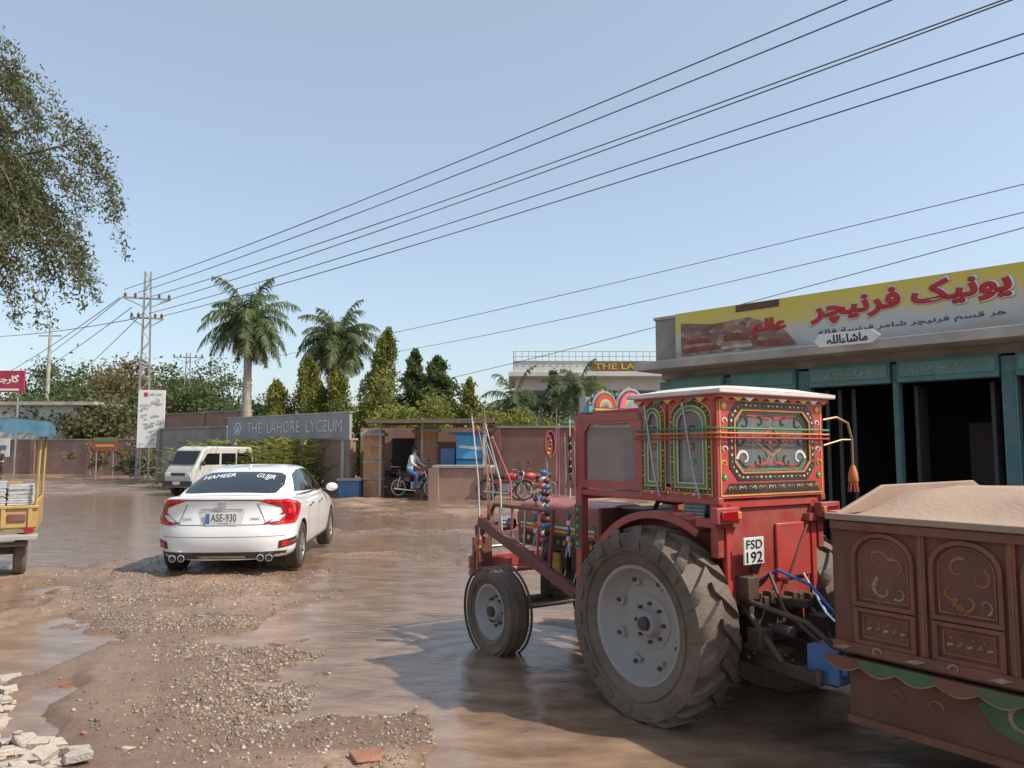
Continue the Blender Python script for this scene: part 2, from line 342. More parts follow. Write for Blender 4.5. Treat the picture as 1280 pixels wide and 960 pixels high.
# rubble pieces
def chunk(name,label,cat,loc,dim,mat,rz,tilt,group,seed):
    r=random.Random(seed); bm=bmesh.new(); bmesh.ops.create_cube(bm,size=1); bmesh.ops.subdivide_edges(bm,edges=bm.edges,cuts=2,use_grid_fill=True)
    sk_=[r.uniform(-.25,.25) for _ in range(3)]
    for v in bm.verts:
        v.co.x+=v.co.y*sk_[0]; v.co.y+=v.co.z*sk_[1]
        for i in range(3): v.co[i]*=dim[i]*(1+r.uniform(-.08,.08))
    for q in range(2):
        bmesh.ops.bisect_plane(bm,geom=bm.verts[:]+bm.edges[:]+bm.faces[:],plane_co=(dim[0]*r.uniform(.22,.36)*(1-2*q),0,0),plane_no=((1-2*q),r.uniform(-.7,.7),r.uniform(-.4,.4)),clear_outer=True); bmesh.ops.holes_fill(bm,edges=bm.edges)
    me=bpy.data.meshes.new(name); bm.to_mesh(me); bm.free(); me.materials.append(mat)
    o=bpy.data.objects.new(name,me); COL.objects.link(o); o.location=loc; o.rotation_euler=(tilt[0],tilt[1],rz); bv=o.modifiers.new('b','BEVEL'); bv.width=.004; bv.segments=1; bv.limit_method='ANGLE'
    tag(o,label,cat,group)
CH=pmat('rubble_pale',(.46,.41,.35),.9,var=.22,dust=.6,dcol=(.34,.26,.2),bump=.6,bscale=50,scale=12); BRK=pmat('rubble_brick',(.3,.1,.06),.9,var=.25,dust=.5,bump=.5,bscale=60)
for i in range(96):
    if i<76:
        d=random.uniform(4.05,5.35); x=-.667*d+abs(random.gauss(0,.26))*.9-.06
    elif i<84: d=random.uniform(5.2,6.1); x=-.66*d+random.uniform(-.05,.3)
    else:
        d=random.uniform(4.2,9); x=random.choice([-.62-(d-4.1)*.62+random.gauss(0,.35),-.6*d+random.uniform(0,1.5)])
    s=random.choice([.35,.5,.7,.9,1.1])*random.uniform(.8,1.15)*(1 if i<84 else .6); dims=(.19*s,.11*s,.04*s); z=float(H(x,d))+dims[2]*.3+(random.uniform(0,.035) if i<76 else 0)
    br=(i>=84 and i%2==0)
    chunk('brick_fragment' if br else 'concrete_chunk','broken red brick piece lying on wet mud' if br else 'broken pale concrete chunk in a rubble heap','brick' if br else 'rubble',(x,d,z),dims,BRK if br else CH,random.uniform(0,6),(random.uniform(-.25,.25),random.uniform(-.25,.25)),'rubble pieces on the mud',i)
chunk('brick_fragment','crumbled red brick half sunk in wet mud','brick',(-.75,4.2,float(H(-.75,4.2))+.0),(.26,.13,.05),BRK,.4,(.1,.05),'rubble pieces on the mud',99)

# ---------------------------------------------------------------- world, sun, camera
AZ=rad(108);EL=rad(49)
w=bpy.data.worlds.new('World'); scene.world=w; w.use_nodes=True; N=w.node_tree.nodes; L=w.node_tree.links
sk=N.new('ShaderNodeTexSky'); sk.sky_type='NISHITA'; sk.sun_disc=False; sk.sun_elevation=EL; sk.sun_rotation=AZ; sk.air_density=1.0; sk.dust_density=2.2; sk.ozone_density=1.2; sk.altitude=200
hz=N.new('ShaderNodeMix'); hz.data_type='RGBA'; hz.blend_type='ADD'; hz.inputs[0].default_value=1.0; hz.inputs[7].default_value=(1.7,1.9,1.9,1)
L.new(sk.outputs[0],hz.inputs[6]); L.new(hz.outputs[2],N['Background'].inputs[0]); N['Background'].inputs[1].default_value=.138
sd=V3((math.sin(AZ)*math.cos(EL),math.cos(AZ)*math.cos(EL),math.sin(EL)))
sl=bpy.data.lights.new('sun','SUN'); sl.energy=4.9; sl.angle=rad(.8); sl.color=(1,.92,.80); so=bpy.data.objects.new('sun',sl); COL.objects.link(so); so.rotation_euler=sd.to_track_quat('Z','Y').to_euler(); so.location=(10,-5,20)
cd=bpy.data.cameras.new('camera'); cd.sensor_width=36; cd.lens=27; cd.clip_end=4000; cam=bpy.data.objects.new('camera',cd); COL.objects.link(cam); cam.location=(0,0,1.65); cam.rotation_euler=(rad(94.9),0,0); scene.camera=cam
scene.view_settings.view_transform='Standard'; scene.view_settings.look='None'; scene.view_settings.exposure=0

# ---------------------------------------------------------------- TRACTOR
tr=thing('tractor','red farm tractor with painted truck-art cab standing in muddy water','tractor',(1.41,5.42,-.085),rad(123)); tr.scale=(1,1,.97)
def tyre_lugs(mb,R,Wd,n,mat,depth=.045):
    for sgn in(1,-1):
        for i in range(n):
            a0=2*pi*(i+(0 if sgn>0 else .5))/n; rows=[]
            for t in(0,.25,.5,.75,.92,1.0):
                y=sgn*(-.012+t*(Wd/2+.012)); Ro=R-.012*t**2-(0.02 if t>.9 else 0)-(.055 if t>.99 else 0); Rb=R-depth-.02*t*t-(.07 if t>.9 else 0); a=a0+t*.27; hw=.046+.026*t
                if t>.99: y=sgn*(Wd/2+.006)
                rows.append([(Rb,y,a-hw*1.25),(Ro,y,a-hw),(Ro,y,a+hw),(Rb,y,a+hw*1.25)])
            vs=[(r*math.cos(a),y,r*math.sin(a)) for row in rows for r,y,a in row]; fs=[]
            for k in range(len(rows)-1):
                for j in range(3): fs.append((4*k+j,4*k+j+1,4*k+j+5,4*k+j+4))
            fs+=[(0,1,2,3),(4*len(rows)-1,4*len(rows)-2,4*len(rows)-3,4*len(rows)-4)]
            mb.add(vs,fs,mat)
def big_wheel(name,x,side,R,Wd,rim,lug,hubn=8):
    s=side; a=MB()
    a.lathe([(0,.05*s),(.075,.05*s),(.085,.03*s),(.10,.0),(.17,-.005*s),(.17,-.03*s),(0,-.03*s)],RIMG,n=24)
    for i in range(hubn):
        t=2*pi*i/hubn; a.tube([(.125*math.cos(t),-.01*s,.125*math.sin(t)),(.125*math.cos(t),.022*s,.125*math.sin(t))],.012,GREASE,6)
    a.tube([(0,.04*s,0),(0,.075*s,0)],.045,GREASE,12); a.tube([(0,.04*s,0),(0,-.25*s,0)],.07,GREASE,12)
    h=a.obj(name,tr,loc=x); a=MB()
    w2=Wd/2
    prof=[(rim-.005,-w2*.62),(rim+.03,-w2*.85),(R*.8,-w2*1.0),(R*.92,-w2*.98),(R-.04 if lug else R-.01,-w2*.75),(R-.035 if lug else R,0),(R-.04 if lug else R-.01,w2*.75),(R*.92,w2*.98),(R*.8,w2*1.0),(rim+.03,w2*.85),(rim-.005,w2*.62)]
    a.lathe(prof,RUB,n=56)
    for rr in (.72,.80): a.lathe([(R*rr,(w2*.985)*s),(R*(rr+.01),(w2*1.02)*s),(R*(rr+.02),(w2*.985)*s)],RUB,n=56)
    if lug: tyre_lugs(a,R,Wd,18,RUB)
    else:
        for yy in(-.5,-.17,.17,.5): a.lathe([(R-.005,yy*Wd-.012),(R+.006,yy*Wd-.008),(R+.006,yy*Wd+.008),(R-.005,yy*Wd+.012)],RUB,n=56)
    a.obj('tyre',h); a=MB()
    a.lathe([(rim+.018,w2*.70*s),(rim+.012,w2*.76*s),(rim-.01,w2*.74*s),(rim-.035,w2*.45*s),(rim-.05,w2*.30*s),(rim-.08,w2*.12*s),(rim-.10,.0),(rim*.45,-.01*s),(.15,-.015*s),(.14,-.03*s),(rim-.1,-.03*s),(rim-.05,-.1*s),(rim-.03,-w2*.6*s),(rim+.01,-w2*.72*s)],RIMG,n=48)
    for i in range(8 if lug else 0):
        t=2*pi*(i+.5)/8; c=math.cos(t);q=math.sin(t); r=rim-.085; R3=Matrix.Rotation(-t,3,'Y'); a.box((r*c,.012*s,r*q),(.07,.03,.06),RIMG,R3); a.tube([(r*c,.02*s,r*q),(r*c,.045*s,r*q)],.014,GREASE,6)
    if not lug:
        for i in range(6): t=2*pi*i/6; a.tube([(.11*math.cos(t),-.01*s,.11*math.sin(t)),(.11*math.cos(t),.02*s,.11*math.sin(t))],.013,GREASE,6)
    a.obj('rim',h); return h
for s in(1,-1):
    big_wheel('rear_wheel',(0,.61*s,.64),s,.64,.34,.375,True)
    big_wheel('front_wheel',(1.9,.60*s,.38),s,.38,.20,.225,False)
a=MB(); a.box((.1,0,.66),(.75,.34,.36),GREASE); a.tube([(0,-.55,.64),(0,.55,.64)],[.09,.09],GREASE,12); a.lathe([(.1,.15),(.15,.16),(.15,.3),(.1,.4),(.09,.5)],GREASE,c=(0,0,.64),n=14); a.lathe([(.1,-.15),(.15,-.16),(.15,-.3),(.1,-.4),(.09,-.5)],GREASE,c=(0,0,.64),n=14)
a.box((.75,0,.68),(.6,.28,.34),GREASE); a.box((1.35,0,.72),(.65,.3,.42),GREASE)
for i in range(4): a.box((1.15+i*.14,.19,.85),(.08,.1,.16),GREASE); a.tube([(1.15+i*.14,.2,.8),(1.15+i*.14,.26,.62)],.012,STEEL,6)
a.tube([(1.1,.24,.62),(1.55,.24,.6)],.05,BLK,10); a.tube([(1.2,.2,.95),(1.6,.2,.97)],.035,GREASE,8); a.tube([(1.55,.22,.7),(1.55,.22,.9)],.055,YEL,10)
a.box((1.75,0,.6),(.3,.3,.2),GREASE); a.box((.55,.26,.8),(.2,.14,.2),BLK)
a.obj('engine_block',tr,bevel=.01)
a=MB(); a.box((1.9,0,.42),(.12,1.0,.1),GREASE); a.box((1.9,0,.54),(.2,.16,.2),GREASE)
for s in(1,-1): a.tube([(1.9,s*.48,.34),(1.9,s*.48,.6)],.035,GREASE,8)
a.tube([(1.78,-.46,.42),(1.78,.46,.42)],.018,STEEL,6); a.obj('front_axle',tr,bevel=.01)
a=MB(); a.ext([(-.25,.92),(.25,.92),(.27,1.2),(.22,1.3),(.1,1.34),(-.1,1.34),(-.22,1.3),(-.27,1.2)],(.88,0,0),(0,1,0),(0,0,1),1.22,RED); a.obj('bonnet',tr,bevel=.02)
a=MB()
for s in(1,-1):
    U=V3((-s,0,0)); O=(1.5,s*.262,1.05)
    a.ext(rect(-.5,-.1,.5,.0),O,U,(0,0,1),.012,BLK); a.ext(rect(-.52,.03,.52,.05),O,U,(0,0,1),.014,YEL); a.ext(rect(-.52,.065,.52,.085),O,U,(0,0,1),.014,WHT); a.ext(rect(-.52,.1,.52,.12),O,U,(0,0,1),.014,GRN)
    for i in range(12): a.ext(circ(-.48+i*.087,-.05,.022,8),O,U,(0,0,1),.018,[YEL,WHT,GRN,ORG][i%4])
a.obj('bonnet_stripes',tr)
a=MB(); a.ext(rect(-.21,.98,.21,1.26),(2.105,0,0),(0,1,0),(0,0,1),.02,BLK)
for i in range(9): a.box((2.13,-.18+i*.045,1.12),(.012,.012,.26),STEEL)
a.obj('front_grille',tr)
for s in(1,-1):
    a=MB(); a.lathe([(0,.02),(.06,.03),(.075,0),(.06,-.06),(0,-.08)],CHR,c=(2.2,s*.3,1.1),ax='x',n=16); a.lathe([(0,.034),(.058,.03)],CLEAR,c=(2.2,s*.3,1.1),ax='x',n=16); a.obj('headlight',tr)
a=MB()
for s in(1,-1):
    a.tube([(2.15,s*.28,.6),(2.5,s*.42,.62),(2.52,s*.44,1.05),(2.2,s*.3,1.12)],.022,MAROON,8)
    a.seg((2.35,s*.5,1.12),(.95,s*.47,.66),.06,.09,MAROON); a.tube([(2.35,s*.5,1.08),(2.4,s*.5,.55)],.025,RED,8); a.tube([(1.3,s*.48,.78),(1.3,s*.44,1.28),(2.2,s*.44,1.28),(2.4,s*.5,.9)],.02,MAROON,8)
    a.box((2.45,s*.42,.78),(.03,.2,.36),MAROON); a.box((2.47,s*.42,.78),(.02,.1,.2),YEL)
    for k in range(5): a.tube([(1.5+k*.2,s*.46,.8+.06*k),(1.5+k*.2,s*.44,1.28)],.012,[RED,STEEL][k%2],6)
a.tube([(2.5,-.52,.62),(2.5,.52,.62)],.035,RED,8); a.tube([(2.52,-.44,.85),(2.52,.44,.85)],.018,STEEL,8); a.tube([(2.52,-.44,1.05),(2.52,.44,1.05)],.022,RED,8)
a.box((2.5,0,.72),(.05,1.05,.12),RED); a.box((2.54,0,.73),(.02,.5,.08),WHT)
a.obj('front_guard',tr,bevel=.004)
for s in(1,-1):
    a=MB()
    for k,(dx,dy,h,m) in enumerate([(0,0,2.2,STEEL),(.05,.07,2.05,PINK),(-.06,.13,2.12,WHT),(-.13,.02,1.95,STEEL),(-.2,.1,2.0,ORG),(-.28,.03,1.85,STEEL),(-.36,.08,2.05,WHT),(-.45,.03,1.9,PINK)]):
        p=[(2.4+dx,s*(.38+dy),.95),(2.4+dx,s*(.4+dy),1.5),(2.42+dx+.02*k,s*(.42+dy+.01*k),h)]; a.tube(p,[.008,.007,.005],m,5); a.ell(p[-1],.012,[REDC,YEL,GRN][k%3],8,5)
    a.obj('whip_rods',tr)
def tassel(x,y,z0,z1,cols,w=.03):
    a=MB(); n=max(3,int((z0-z1)/.055)); a.tube([(x,y,z0),(x,y,z1)],.006,BLK,5)
    for i in range(n):
        z=z0-(i+.5)*(z0-z1)/n; a.ell((x+random.uniform(-.006,.006),y,z),(w*random.uniform(.7,1.1),w,.026),cols[i%len(cols)],8,6)
    for k in range(7):
        t=2*pi*k/7; a.tube([(x,y,z1+.01),(x+.03*math.cos(t),y+.03*math.sin(t),z1-.11)],[.008,.004],cols[k%len(cols)],4)
    a.obj('tassel',tr)
tassel(1.58,.34,1.62,.98,[BLU,WHT,PINK,BLK]); tassel(1.5,.36,1.55,1.0,[MAROON,BLU,BLK]); tassel(1.66,.36,1.5,1.05,[ORG,WHT,BLU]); tassel(2.36,.5,1.2,.85,[REDC,YEL],.022); tassel(2.3,-.5,1.3,.9,[REDC,PINK],.022)
tassel(1.2,.36,1.28,1.02,[BLU,WHT],.02); tassel(.92,.56,1.9,1.6,[MAROON,BLK,PINK],.018)
a=MB(); a.tube([(1.58,.3,1.3),(1.58,.3,1.78)],.01,STEEL,6); a.ext(circ(0,0,.045,14,.11),(1.56,.3,1.84),(0,-1,0),(0,0,1),.02,MAROON); a.ring(circ(0,0,.055,14,.12),circ(0,0,.045,14,.11),(1.555,.3,1.84),(0,-1,0),(0,0,1),.03,REDC)
for i in range(5): a.ell((1.54,.3+.015*math.cos(i*1.3),1.76+.035*i),.013,[WHT,YEL,GRN,PINK,BLU][i],8,5)
a.obj('side_mirror',tr)
for s in(1,-1):
    a=MB(); vs=[];fs=[]; n=16; y0,y1=.34*s,.56*s; A0,A1=22,98
    for i in range(n+1):
        t=rad(A0+(A1)*i/n); r=.735
        for rr,y in((r,y0),(r,y1),(r-.05,y1),(r-.05,y1-.012*s),(r-.014,y1-.012*s),(r-.014,y0)): vs.append((rr*math.cos(t)*1.05,y,.64+rr*math.sin(t)))
    for i in range(n):
        for j in range(6): fs.append((i*6+j,i*6+(j+1)%6,(i+1)*6+(j+1)%6,(i+1)*6+j))
    a.add(vs,fs,RED); P=[(.735*math.cos(rad(A0+A1*i/n))*1.04,.64+.72*math.sin(rad(A0+A1*i/n))) for i in range(n+1)]
    a.ext(P+[(-.45,.64),(.6,.64)],(0,.345*s,0),(1,0,0),(0,0,1),.012,RED); a.box((-.45,.45*s,1.33),(.16,.24,.05),RED); a.obj('rear_mudguard',tr)
    a=MB(); a.box((-.545,.50*s,1.38),(.06,.2,.1),RED); a.box((-.58,.50*s,1.38),(.02,.14,.06),TAILD); a.box((-.582,.42*s,1.38),(.02,.035,.05),ORG); a.obj('tail_light',tr,bevel=.006)
a=MB(); x0,x1,yw,z0,z1=-.5,.85,.52,1.47,2.14
for s in(1,-1):
    a.box((x1,s*.50,1.40),(.07,.07,1.3),RED); a.box((.16,s*.50,1.78),(.05,.06,.66),RED); a.box((x0+.03,s*(yw-.03),1.62),(.06,.06,1.02),RED)
    a.box((.5,s*.5,2.03),(.72,.06,.07),RED); a.box((.17,s*.50,1.465),(1.38,.05,.05),RED)
    a.seg((.82,s*.5,.86),(.55,s*.5,.72),.05,.06,RED); a.box((.62,s*.49,.62),(.42,.12,.05),GREASE); a.box((.62,s*.53,.44),(.3,.1,.03),GREASE); a.box((.5,s*.5,.53),(.03,.06,.2),GREASE)
a.box((x1,0,2.03),(.07,1.0,.07),RED); a.box((x1,0,1.44),(.07,1.0,.06),RED); a.box((.2,0,.88),(.9,.62,.03),BLK); a.box((.52,0,2.075),(.72,1.04,.025),RED)
a.obj('cab_frame',tr,bevel=.008)
a=MB(); a.box((.83,0,1.12),(.04,.7,.42),MAROON); a.box((.68,0,1.28),(.25,.3,.1),BLK); a.obj('dashboard_panel',tr,bevel=.008)
a=MB(); a.box((.05,0,1.1),(.42,.45,.1),BLK); a.box((-.14,0,1.32),(.08,.45,.36),BLK,Matrix.Rotation(-.15,3,'Y')); a.box((.05,0,.97),(.2,.2,.2),GREASE); a.obj('seat',tr,bevel=.03)
a=MB(); vs=[(.5+.17*math.cos(t)*.85,.19*math.sin(t),1.46+.17*math.cos(t)*.45) for t in [2*pi*i/20 for i in range(21)]]; a.tube(vs,.013,BLK,6); a.tube([(.5,0,1.46),(.75,0,1.1)],.018,BLK,6); a.tube([vs[0],vs[10]],.01,BLK,5); a.obj('steering_wheel',tr)
a=MB(); a.box((-.46,0,1.14),(.04,.84,.66),RED); a.box((-.485,0,1.44),(.03,1.0,.05),REDC); a.box((-.485,.415,1.14),(.03,.05,.62),REDC); a.box((-.485,-.415,1.14),(.03,.05,.62),REDC)
a.seg((-.5,-.1,.9),(-.5,-.38,1.36),.015,.03,MAROON,(1,0,0)); a.box((-.49,-.2,1.12),(.02,.34,.36),REDC); a.obj('rear_panel',tr,bevel=.006)
PLW=pmat('plate_white',(.68,.68,.66),.4,dust=.3); PLB=pmat('plate_letters',(.01,.01,.012),.5)
a=MB(); a.box((-.56,.27,1.15),(.012,.185,.17),PLW); npl=a.obj('number_plate',tr,bevel=.004)
text_on(npl,'plate_letters','FSD',(-.5665,.27,1.192),(0,-1,0),(0,0,1),PLB,width=.145,height=.056,bevel=.012,gap=.001)
text_on(npl,'plate_letters','192',(-.5665,.27,1.112),(0,-1,0),(0,0,1),PLB,width=.145,height=.07,bevel=.012,gap=.001)
def oct_(a,b,c,d,k): return [(a+k,b),(c-k,b),(c,b+k),(c,d-k),(c-k,d),(a+k,d),(a,d-k),(a,b+k)]
def beads(mb,poly,O,U,V,cols,r,t,step):
    k=len(poly);i=0
    for j in range(k):
        p=V3((*poly[j],0));q=V3((*poly[(j+1)%k],0)); l=(q-p).length; n=max(1,round(l/step))
        for m in range(n):
            c=p.lerp(q,(m+.5)/n); 
            dd=(q-p).normalized(); e=V3((-dd.y,dd.x,0)); pts=[c+dd*r*1.5,c+e*r,c-dd*r*1.5,c-e*r]; mb.ext([(z.x,z.y) for z in pts],O,U,V,t,cols[i%len(cols)],False); i+=1
def scroll(mb,cx,cy,s,fl,O,U,V,mat,t,rot=0.):
    pts=[];n=14
    for i in range(n+1):
        a0=i/n*4.6+rot; r=s*(1-.75*i/n); pts.append((cx+fl*r*math.cos(a0),cy+r*math.sin(a0)))
    for i in range(n):
        (ax,ay),(bx,by)=pts[i],pts[i+1]; d=V3((bx-ax,by-ay,0)); w=.16*s*(1-.6*i/n); e=V3((-d.y,d.x,0)).normalized()*w
        mb.ext([(ax-e.x,ay-e.y),(bx-e.x,by-e.y),(bx+e.x,by+e.y),(ax+e.x,ay+e.y)],O,U,V,t,mat,False)
def flower(mb,cx,cy,r,O,U,V,c1,c2,t):
    for i in range(6):
        q=2*pi*i/6; mb.ext(circ(cx+r*.6*math.cos(q),cy+r*.6*math.sin(q),r*.4,7),O,U,V,t,c1,False)
    mb.ext(circ(cx,cy,r*.3,8),O,U,V,t+.002,c2,False)
for s in(1,-1):
    U=V3((-s,0,0)); O=V3((-.17,s*.525,1.48)); Vv=V3((0,0,1))
    wr=arch(*( (-.015,.06,.27,.60) if s>0 else (-.27,.06,.015,.60)),10,.10); wf=arch(*((-.29,.06,-.13,.60) if s>0 else (.13,.06,.29,.60)),10,.08)
    a=MB()
    for wpoly,box in ((wr,(-.07,0,.33,.66) if s>0 else (-.33,0,.07,.66)),(wf,(-.33,0,-.07,.66) if s>0 else (.07,0,.33,.66))):
        k=len(wpoly); cx=(box[0]+box[2])/2; outer=[]
        for (u,v) in wpoly:
            du=u-cx; dv=v-.33; sc=min(((box[2]-box[0])/2)/max(abs(du),1e-6),.33/max(abs(dv),1e-6)); outer.append((cx+du*sc,.33+dv*sc))
        a.ring(outer,wpoly,O-V3((0,s*.02,0)),U,Vv,.02,REDC)
    a.obj('side_panel',tr)
    a=MB()
    for wpoly in(wr,wf):
        a.ring(shrink(wpoly,-.035),shrink(wpoly,-.028),O,U,Vv,.004,YEL); a.ring(shrink(wpoly,-.028),shrink(wpoly,-.002),O,U,Vv,.005,BLK); beads(a,shrink(wpoly,-.016),O,U,Vv,[YEL,WHT,GRN,ORG],.0055,.007,.034); a.ring(shrink(wpoly,-.002),shrink(wpoly,.008),O,U,Vv,.009,YEL); a.ring(shrink(wpoly,.008),shrink(wpoly,.030),O,U,Vv,.006,GRN); a.ring(shrink(wpoly,.030),shrink(wpoly,.036),O,U,Vv,.007,WHT)
    for i in range(9): a.ext(circ(-.3+i*.075,.022,.010,8),O,U,Vv,.004,[YEL,WHT,GRN,YEL,ORG][i%5],False)
    a.obj('panel_painting',tr)
    for wpoly in(wr,wf):
        a=MB(); a.ext(shrink(wpoly,.0),O-V3((0,s*.015,0)),U,Vv,.004,GLS); cx=(min(p[0] for p in wpoly)+max(p[0] for p in wpoly))/2; Og=O-V3((0,s*.010,0))
        for z in(.22,.44): scroll(a,cx,z,.035,1,Og,U,Vv,[GRN,BLK][z>.3],.003)
        flower(a,cx,.33,.028,Og,U,Vv,REDC,YEL,.003); a.obj('side_window',tr)
    a=MB(); a.ext([(-.28,.08),(.28,.08),(.28,.44),(.22,.52),(-.22,.52),(-.28,.46)],(.51,s*.505,1.47),U,Vv,.004,GLSD); a.obj('door_window',tr)
    a=MB(); a.ring([(-.325,.03),(.325,.03),(.325,.47),(.325,.56),(-.325,.56),(-.325,.47)],[(-.275,.09),(.275,.09),(.275,.44),(.22,.51),(-.22,.51),(-.275,.45)],(.505,s*.51,1.47),U,Vv,.018,RED); a.obj('door_frame',tr)
    a=MB(); a.ext(rect(-.028,-.16,.028,.16),(.85,s*.536,1.2),U,Vv,.006,BLK); 
    for i in range(5): flower(a,0,-.13+i*.065,.022,V3((.85,s*.536,1.2)),U,Vv,[GRN,MAROON][i%2],YEL,.009)
    a.ring(rect(-.032,-.17,.032,.17),rect(-.027,-.16,.027,.16),V3((.85,s*.536,1.2)),U,Vv,.008,GRN); a.obj('pillar_painting',tr)
O=V3((-.515,0,1.48)); U=V3((0,-1,0)); Vv=V3((0,0,1))
win=oct_(-.37,.16,.37,.57,.07)
a=MB(); oo=[(-.33,0),(.33,0),(.52,.0),(.52,.64),(.33,.64),(-.33,.64),(-.52,.64),(-.52,.0)]
a.ring(oo,win,O+V3((.02,0,0)),U,Vv,.02,REDC); a.obj('rear_window_panel',tr)
a=MB()
a.ring(rect(-.50,.015,.50,.63),rect(-.492,.023,.492,.622),O,U,Vv,.004,YEL)
fr=shrink(win,-.05); a.ring(fr,shrink(win,-.004),O,U,Vv,.004,BLK); beads(a,shrink(win,-.028),O,U,Vv,[YEL,WHT,GRN,ORG,WHT],.008,.007,.042); a.ring(shrink(win,-.004),shrink(win,.008),O,U,Vv,.008,ORG)
a.ext([(-.47,.03),(.47,.03),(.42,.095),(-.42,.095)],O,U,Vv,.003,BLK)
for i in range(19): scroll(a,-.42+i*.0467,.062,.018,1-2*(i%2),O,U,Vv,[YEL,ORG,WHT][i%3],.006)
for sx in(-1,1):
    for sy,cy in((1,.59),(-1,.14)): flower(a,sx*.46,cy,.024,O,U,Vv,[GRN,YEL][sy>0],WHT,.006)
    for q in range(4): scroll(a,sx*.462,.22+q*.09,.028,sx*(1-2*(q%2)),O,U,Vv,[YEL,WHT][q%2],.006)
a.obj('rear_panel_painting',tr)
a=MB(); Og=O+V3((.015,0,0)); a.ext(win,Og,U,Vv,.004,GLSD)
a.ring(shrink(win,.035),shrink(win,.045),Og,U,Vv,.007,BLK); a.ring(shrink(win,.012),shrink(win,.022),Og,U,Vv,.007,GRN)
for sx in(-1,1):
    for (cx_,cy_,sz,c,ro) in((.27,.25,.065,WHT,0),(.27,.48,.055,BLK,1),(.15,.23,.045,BLK,2),(.31,.37,.045,BLK,3),(.2,.37,.04,ORG,0),(.12,.49,.04,BLK,1),(.07,.26,.03,GRN,2)): scroll(a,sx*cx_,cy_,sz,sx,Og,U,Vv,c,.008,ro)
    a.ext([(sx*.02,.22),(sx*.24,.18),(sx*.24,.20),(sx*.02,.24)],Og,U,Vv,.007,REDC); a.ext([(sx*.02,.53),(sx*.24,.55),(sx*.24,.53),(sx*.02,.51)],Og,U,Vv,.007,REDC)
for k in range(3): 
    c=.03+k*.035; a.ring([(-c*1.6,.36),(0,.36-c),(c*1.6,.36),(0,.36+c)],[(-c*1.6+.012,.36),(0,.36-c+.008),(c*1.6-.012,.36),(0,.36+c-.008)],Og,U,Vv,.007,[REDC,BLK,ORG][k])
a.obj('rear_window',tr)
a=MB(); vs=[];fs=[];nu,nv=9,9
def roofz(u,v): return 2.172+.05*(1-(2*u-1)**4)*(1-(2*v-1)**4)
for i in range(nu):
    for j in range(nv):
        u=i/(nu-1);v=j/(nv-1); vs.append((-.59+u*.84,-.575+v*1.15,roofz(u,v)))
for i in range(nu-1):
    for j in range(nv-1): fs.append((i*nv+j,(i+1)*nv+j,(i+1)*nv+j+1,i*nv+j+1))
ROOFW=pmat('roof_white',(.66,.62,.58),.5,dust=.5,dcol=(.40,.32,.26)); a.add(vs,fs,ROOFW); a.box((-.17,0,2.158),(.84,1.15,.03),ROOFW); a.obj('roof',tr,bevel=.008)
a=MB(); a.box((-.17,0,2.132),(.76,1.08,.022),REDC)
for s in(1,-1):
    for i in range(8): a.ext([(-.045,0),(.045,0),(.0,-.03)],(-.5+i*.095,s*.543,2.125),(-s,0,0),(0,0,1),.004,[REDC,YEL,GRN][i%3])
for i in range(10): a.ext([(-.05,0),(.05,0),(.0,-.025)],(-.553,.48-i*.107,2.125),(0,-1,0),(0,0,1),.004,[REDC,YEL,WHT][i%3])
a.obj('roof_trim',tr)
a=MB(); TQ=pmat('turquoise_paint',(.05,.36,.38),.45,dust=.3)
for y,r,c in((.39,.12,REDC),(.13,.15,PINK),(-.12,.12,REDC),(-.38,.12,PINK)):
    for k,(f,m) in enumerate(((1,STEEL),(.9,MAROON),(.78,c),(.5,YEL),(.38,TQ),(.2,c))):
        P=[(f*r*math.cos(pi*i/12),f*r*(1.1)*math.sin(pi*i/12)) for i in range(13)]
        a.ext(P,(.72-.004*k,y,2.115),(0,-1,0),(0,0,1),.02,m); a.ext(P,(.74+.004*k,y,2.115),(0,1,0),(0,0,1),.02,m)
    for i in range(7): q=pi*(i+.5)/7; a.ell((.73,y+r*1.02*math.cos(q),2.115+r*1.12*math.sin(q)),.012,[YEL,TQ,REDC][i%3],6,5)
a.box((.73,0,2.10),(.06,1.08,.05),TQ); a.box((.69,0,2.10),(.02,1.0,.015),YEL); a.box((.80,.5,2.14),(.08,.05,.12),STEEL)
a.obj('roof_crown',tr)
a=MB()
for z,m in((1.925,GRN),(1.895,ORG),(1.865,REDC)):
    a.tube([(.2,.548,z),(-.53,.548,z),(-.542,.53,z),(-.542,-.55,z)],.007,m,8)
for x in(-.33,.02): a.tube([(x+.06,.565,2.1),(x-.03,.565,1.62),(x-.06,.55,1.48)],.008,STEEL,6)
a.obj('coloured_rails',tr)
BR=pmat('brass',(.35,.22,.1),.4,metal=.7,dust=.5)
a=MB(); a.tube([(-.5,-.55,2.0),(-.53,-.66,2.02),(-.56,-.74,1.98),(-.57,-.77,1.86),(-.57,-.77,1.68)],.009,BR,7); a.tube([(-.5,-.55,1.82),(-.54,-.7,1.86),(-.57,-.77,1.86)],.007,BR,6)
a.obj('mirror_bracket',tr)
a=MB(); a.lathe([(.012,.06),(.02,.04),(.03,.0),(.035,-.05),(.03,-.06),(0,-.06)],ORG,c=(-.57,-.77,1.62),ax='z',n=12)
for k in range(8): t=2*pi*k/8; a.tube([(-.57+.02*math.cos(t),-.77+.02*math.sin(t),1.57),(-.57+.035*math.cos(t),-.77+.035*math.sin(t),1.49)],[.009,.005],[ORG,REDC][k%2],4)
a.obj('hanging_bell',tr)
a=MB(); 
